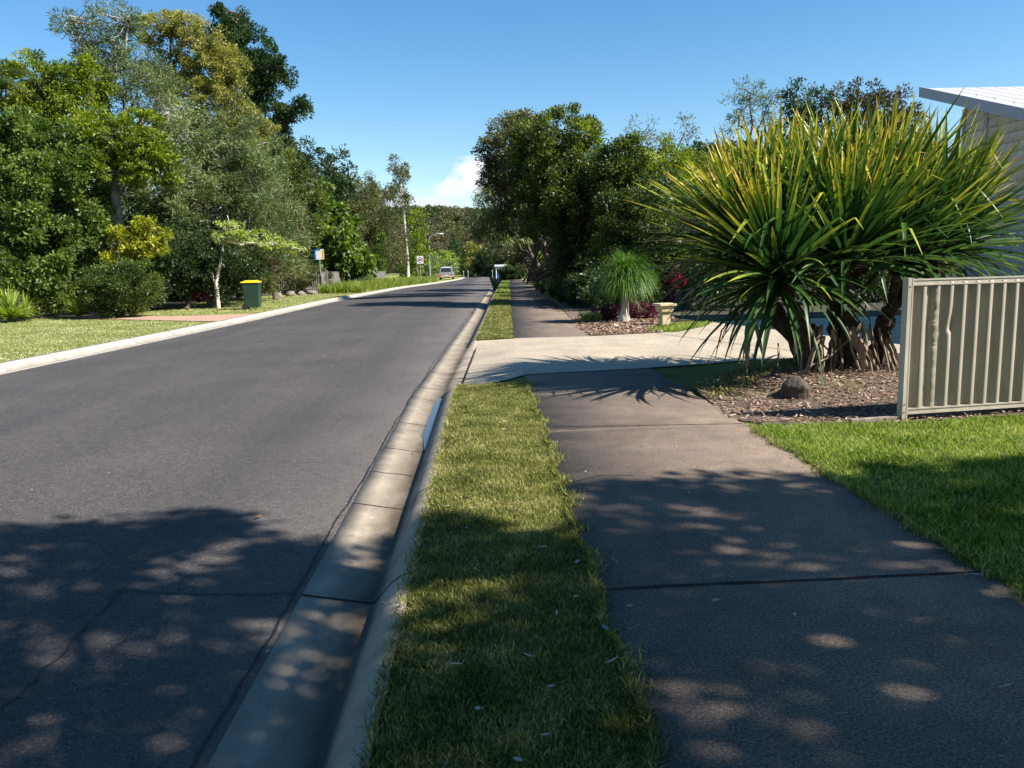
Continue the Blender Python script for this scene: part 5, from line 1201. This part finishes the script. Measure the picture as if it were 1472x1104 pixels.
def patchy(P, lo, s=1.0, k=0):
    # worn spots where the turf thins out
    x, y = P[:, 0] * s, P[:, 1] * s
    f_ = np.sin(x * 7.3 + 1.7 * np.sin(y * 3.1 + k)) + np.sin(y * 4.7 + 2.1 * np.sin(x * 5.2)) + 0.7 * np.sin(x * 19 + y * 13) + 0.6 * np.sin(y * 23 - x * 11)
    return P[(f_ > lo) | (r_.random(len(P)) < 0.35)]
P = patchy(P, -1.3)
blades('verge_grass', P, 0.027, 0.0040, LM['grass'], r_, 1.05, label='short patchy grass strip between the kerb and the footpath')
P = scatter(45000, lambda y: XGw(y) - 0.01, lambda y: PL(y) + 0.02, 15.6, 34, 1.6); P[:, 2] += np.array([zb(q) for q in P[:, 1]])
blades('verge_grass', P, 0.055, 0.012, LM['grass'], r_, 0.7, label='grass strip continuing beyond the driveway')
P = scatter(9000, lambda y: XG(y), lambda y: PL(y), 34, 80, 1.3); P[:, 2] += np.array([zb(q) for q in P[:, 1]])
blades('verge_grass', P, 0.08, 0.03, LM['lawngrass'], r_, 0.7, label='far grass strip toward the end of the street')
n_ = 5200; y_ = r_.uniform(1.8, 9.9, n_); sd_ = np.abs(r_.normal(0, 0.035, n_)) * (0.4 + 0.8 * (np.sin(y_ * 5.3) + np.sin(y_ * 11.9) > 0.1))
P = np.stack([np.array([PL(q) + wob(q, 1) for q in y_]) + sd_ - 0.01, y_, np.full(n_, 0.012)], 1)
n_ = 3600; y_ = r_.uniform(2.5, 6.9, n_); sd_ = np.abs(r_.normal(0, 0.035, n_)) * (0.4 + 0.8 * (np.sin(y_ * 6.1) + np.sin(y_ * 14.3) > 0.1))
P = np.concatenate([P, np.stack([np.array([PR(q) + wob(q, 4) for q in y_]) - sd_ + 0.01, y_, np.full(n_, 0.012)], 1)])
n_ = 2600; y_ = r_.uniform(1.8, 9.6, n_); P = np.concatenate([P, np.stack([np.array([XG(q) for q in y_]) - np.abs(r_.normal(0, 0.022, n_)) + 0.005, y_, np.full(n_, 0.008)], 1)])
blades('verge_grass', P, 0.045, 0.005, LM['grass'], r_, 1.2, label='runners of grass creeping over the edges of the footpath and kerb')
yL = lambda x: float(np.interp(x, [2.2, 3.0, 3.7, 5.0, 9.0], [6.98, 6.96, 6.94, 7.10, 7.5]))
P = scatter(300000, lambda y: PR(y) + wob(y, 4) - 0.03, lambda y: 7.4, 2.0, 7.3, 0.9); P = P[(P[:, 1] < np.array([yL(q) for q in P[:, 0]]) + 0.02 * np.sin(P[:, 0] * 31)) & (P[:, 0] < 1.0 * P[:, 1] + 1.9)]
P = patchy(P, -1.5, 0.8, 2)
blades('lawn_grass', P, 0.045, 0.006, LM['lawngrass'], r_, 0.8, label='bright green lawn in front of the steel fence')
P = scatter(8000, lambda y: 3.3, lambda y: 5.3, 16.4, 18.3); P = P[P[:, 1] < 15.9 + 0.9 * (P[:, 0] - 1.9)]; P = P[P[:, 1] > np.array([apron_far(q) for q in P[:, 0]])]
blades('lawn_grass', P, 0.07, 0.014, LM['lawngrass'], r_, 0.6, label='small patch of lawn beside the sandstone pedestal')
P = scatter(90000, lambda y: -18.5, lambda y: XL(y) - 0.50, 12.2, 27.5, 1.0); P = P[P[:, 0] > -0.72 * P[:, 1]]
inb = (P[:, 1] > 23.2 + (-7.5 - P[:, 0]) * 0.55) & (P[:, 1] < 26.6 + np.maximum(0, (-9.6 - P[:, 0])) * 0.33) 
blades('lawn_grass', P[~inb], 0.028, 0.016, LM['pale'], r_, 1.0, label='mown lawn on the far side of the road')
P = scatter(22000, lambda y: float(np.interp(y, [27, 32, 48], [-12.5, -12.3, -9.8])), lambda y: XL(y) - 0.5, 27.2, 48, 1.0); P[:, 2] += np.array([zb(q) for q in P[:, 1]])
blades('lawn_grass', P, 0.034, 0.025, LM['pale'], r_, 1.0, label='mown lawn around the wheelie bin')
P = scatter(26000, lambda y: -9.5 + 0.02 * (y - 46), lambda y: XL(y) - 0.65, 46.5, 90, 1.1); P[:, 2] += np.array([zb(q) for q in P[:, 1]])
dd = np.clip((-P[:, 0] + np.array([XL(q) for q in P[:, 1]])) / 3.0, 0.1, 1)
blades('long_grass', P, 0.62, 0.028, leafmat('long_grass', ((0.07, 0.12, 0.012), (0.16, 0.24, 0.025), (0.28, 0.33, 0.05), (0.46, 0.38, 0.15))), r_, 0.35, label='tall yellow green weeds along the left fence')
P = scatter(9000, lambda y: 2.3, lambda y: 4.0, 8.4, 10.8); P = P[(P[:, 1] > 8.7 + 0.7 * np.sin(P[:, 0] * 2.2)) & inpoly(P, MULCH)]; P[:, 2] = bedz(P[:, 0], P[:, 1]) + 0.01
blades('weed_grass', P, 0.05, 0.008, LM['grass'], r_, 0.8, label='thin patchy grass in the shaded bed under the screw pine')
# bark chips on the beds
def chips(name, poly, n, L, W, label, mat, seed, z=0.018):
    r = np.random.default_rng(seed); q = np.array(poly)
    P = np.stack([r.uniform(q[:, 0].min(), q[:, 0].max(), n), r.uniform(q[:, 1].min(), q[:, 1].max(), n), r.uniform(0.008, z + 0.02, n)], 1)
    P = P[inpoly(P, poly)]; n = len(P)
    D = unit(np.stack([r.normal(size=n), r.normal(size=n), r.normal(size=n) * 0.25], 1)); Nn = unit(np.stack([r.normal(size=n) * .35, r.normal(size=n) * .35, np.ones(n)], 1)); S = unit(np.cross(D, Nn))
    Ls = (L * r.uniform(.4, 1.4, n))[:, None] / 2; Wsz = (W * r.uniform(.5, 1.4, n))[:, None] / 2; P[:, 2] += 0.004 + bedz(P[:, 0], P[:, 1])
    V = np.stack([P - D * Ls - S * Wsz, P + D * Ls - S * Wsz * .6, P + D * Ls * .9 + S * Wsz, P - D * Ls * .8 + S * Wsz * .8], 1).reshape(-1, 3)
    o = link(name, npmesh(name, V, np.arange(n * 4).reshape(-1, 4), {'v': ('FACE', r.random(n))}), mat); return meta(o, label, 'mulch', kind='stuff')
cm = leafmat('bark_chips', ((0.08, 0.042, 0.028), (0.20, 0.11, 0.07), (0.38, 0.25, 0.17), (0.62, 0.50, 0.38)), trans=0.0, rough=0.9, scale=3)
chips('bark_chips', [(x, y) for x, y in MULCH], 26000, 0.045, 0.014, 'brown bark chips over the bed under the screw pine', cm, 5)
chips('bark_chips', [(1.99, 15.95), (3.5, 16.25), (3.55, 17.4), (4.1, 18.6), (5.0, 21), (2.2, 21), (1.95, 18.2)], 9000, 0.07, 0.03, 'pinkish chips over the bed around the ponytail palm', cm, 6)
# fallen leaves, each its own object
lm_ = [MT['dry'], simple('dry_leaf_pale', (0.40, 0.36, 0.30), 0.8, var=0.3, scale=20), simple('dry_leaf_brown', (0.22, 0.12, 0.06), 0.8, var=0.3, scale=20)]
def leafobj(mat, L, W, curl):
    V = []; n = 7
    for i in range(n):
        t = i / (n - 1); w__ = W * math.sin(math.pi * (0.04 + 0.93 * t)) * 0.5; x = (t - .5) * L; z = curl * L * (2 * t - 1) ** 2
        V += [(x, -w__, z + w__ * .5), (x, 0, z), (x, w__, z + w__ * .7)]
    Q = [(i * 3 + j, i * 3 + j + 1, i * 3 + j + 4, i * 3 + j + 3) for i in range(n - 1) for j in range(2)]
    o = bpy.data.objects.new('fallen_leaf', npmesh('fallen_leaf', V, Q, smooth=True)); o.data.materials.append(mat)
    s_ = o.modifiers.new('thick', 'SOLIDIFY'); s_.thickness = 0.0008; return o
protos = [leafobj(lm_[0], 0.09, 0.022, 0.10), leafobj(lm_[1], 0.075, 0.030, 0.12), leafobj(lm_[2], 0.08, 0.028, 0.15), leafobj(lm_[1], 0.11, 0.016, 0.05)]
def ground_at(px, py, z=0.0):
    v = M @ np.array([(px - 736) / FX, -(py - 552) / FX, 1.0]); t = (z - 1.5) / v[2]; return v[0] * t, v[1] * t
spots = [(793, 992, 1, 'curled white leaf on the grass strip, lower right'), (688, 1025, 1, 'flat pale leaf on the grass strip, lowest left'), (780, 790, 0, 'tan leaf on the shaded grass strip just below the shadow edge'), (760, 948, 0, 'tan leaf halfway down the shaded grass strip'),
 (785, 1062, 0, 'brown grey leaf near the bottom of the grass strip'), (800, 885, 3, 'thin dry stalk at the right side of the grass strip'), (828, 862, 1, 'pale leaf at the footpath edge near the joint'), (830, 812, 1, 'pale leaf at the footpath edge above the joint'),
 (870, 908, 1, 'pale leaf at the footpath edge below the joint'), (880, 955, 0, 'tan leaf at the footpath edge, lower down'), (1352, 788, 0, 'tan leaf at the right lawn edge above the joint'), (1372, 792, 1, 'pale leaf at the right lawn edge above the joint'), (1405, 825, 0, 'tan leaf at the right end of the footpath joint'),
 (1445, 985, 3, 'thin twig on the footpath at the lower right'), (385, 940, 1, 'pale leaf on the shaded gutter edge'), (462, 806, 2, 'brown twig by the gutter edge in shade'), (512, 806, 2, 'small leaf in the shaded gutter'), (372, 745, 2, 'orange brown leaf in the road at the shadow edge'),
 (490, 742, 0, 'dry leaf against the gutter edge at the shadow line'), (555, 870, 0, 'small dry leaf on the kerb face in shade'), (735, 728, 2, 'reddish leaf in the sunlit part of the grass strip'), (690, 690, 1, 'pale leaf on the sunlit grass strip, nearest'), (712, 648, 1, 'pale leaf in the sunlit grass strip middle'),
 (725, 608, 1, 'pale leaf high on the sunlit grass strip'), (668, 645, 1, 'pale fleck of leaf by the kerb in sun'), (600, 648, 2, 'brown leaf at the end of the gutter water'), (655, 960, 0, 'dry leaf low on the shaded grass beside the kerb'), (905, 870, 1, 'tiny pale leaf on the shaded footpath left side'),
 (1028, 862, 1, 'tiny pale leaf on the footpath just below the joint'), (745, 1098, 1, 'pale leaf at the bottom edge of the grass strip')]
used_p = set()
for i, (px, py, k, lab) in enumerate(spots):
    x, y = ground_at(px, py, 0.03)
    zz = roadz(x, y) + 0.004 if x < XR(y) else (-0.09 if x < XG(y) - 0.18 else (0.035 if x < PL(y) else (0.018 if x < PR(y) else 0.045)))
    if x < XG(y): x, y = ground_at(px, py, zz)
    o = protos[k] if k not in used_p else protos[k].copy(); used_p.add(k)
    sc.collection.objects.link(o); o.location = (x, y, zz + 0.008); o.rotation_euler = (r_.normal() * .15, r_.normal() * .15, r_.uniform(0, 6.28)); s_ = r_.uniform(0.45, 0.8); o.scale = (s_, s_, s_)
    meta(o, lab, 'fallen leaf', 'fallen leaves and twigs')
# flakes too small to count on the road, path and far lawn
n = 1100; y = r_.uniform(3, 30, n); x = r_.uniform(-16, 6, n); P = np.stack([x, y, np.zeros(n)], 1)
zz = []
for a_, b_ in zip(x, y):
    if a_ > PL(b_) and a_ < PR(b_): zz.append(0.018)
    elif a_ < XR(b_) and a_ > XL(b_): zz.append(roadz(a_, b_) + 0.005)
    else: zz.append(0.035)
P[:, 2] = zz; ok = (x < -0.9) & (x > -7.0) & (r_.random(n) > 0.25); P = P[~ok]; n = len(P)
D = unit(np.stack([r_.normal(size=n), r_.normal(size=n), r_.normal(size=n) * .1], 1)); Nn = unit(np.stack([r_.normal(size=n) * .3, r_.normal(size=n) * .3, np.ones(n)], 1))
V, Q = leafquads(P, D, Nn, r_.uniform(.015, .045, n), r_.uniform(.006, .016, n), 0)
o = link('leaf_flecks', npmesh('leaf_flecks', V, Q), lm_[1]); meta(o, 'scattered pale flecks of dead leaf over lawns and paving', 'leaf litter', kind='stuff')

# ------------------------------------------------------------------ the tree behind the camera whose shade lies over the foreground
rs = np.random.default_rng(404)
lobes_s = []
S3 = np.array(SUN); 
def canopy(gx, gy, H): # crown point whose shadow falls on ground (gx, gy)
    k = H / S3[2]; return np.array([gx + S3[0] * k, gy + S3[1] * k, H])
C = []
edge = lambda x: float(np.interp(x, [-7, -4, -3.1, -2.3, -1.2, -0.86, -0.4, 0.44, 1.3, 2.2, 3.2, 4.5, 7], [5.0, 5.1, 4.9, 5.1, 5.0, 4.6, 4.65, 5.35, 5.4, 5.45, 5.8, 5.4, 5.4]))
gx = -6.5
n_c = 0
while n_c < 2150:
    x = rs.uniform(-12, 8); y = rs.uniform(-5.5, 5.6)  # extra crown added overhead and behind to block sky light from the shade
    e_ = edge(x) - 0.22
    if y > e_: continue
    H = rs.uniform(5.2, 8.2) - 0.0
    C.append(canopy(x, y, H)); n_c += 1
C = np.array(C)
st = empty('roadside_tree', (9.0, -2.5, 0), 'big leafy tree behind the photographer that shades the foreground', 'tree')
Nr_ = unit(C - np.array([8.5, -1.5, 5.0]))
k = rs.integers(0, 1, 1)
foliage('crown', C, Nr_, 0.32, 95, 0.16, 0.085, LM['deep'], st, rs, up=0.2, flat=0.75, spread=0.8)
skeleton((9.0, -2.5, 0), [((5.5, -0.5, 6.2), (2, 2, 1)), ((9, -1.5, 6.8), (2, 2, 1)), ((12.5, -1, 6.5), (2, 2, 1)), ((8, 0.8, 6.4), (2, 2, 1)), ((2.5, -0.5, 6.2), (2, 2, 1))], C, rs, 0.22, MT['bark'], st, None, 3)
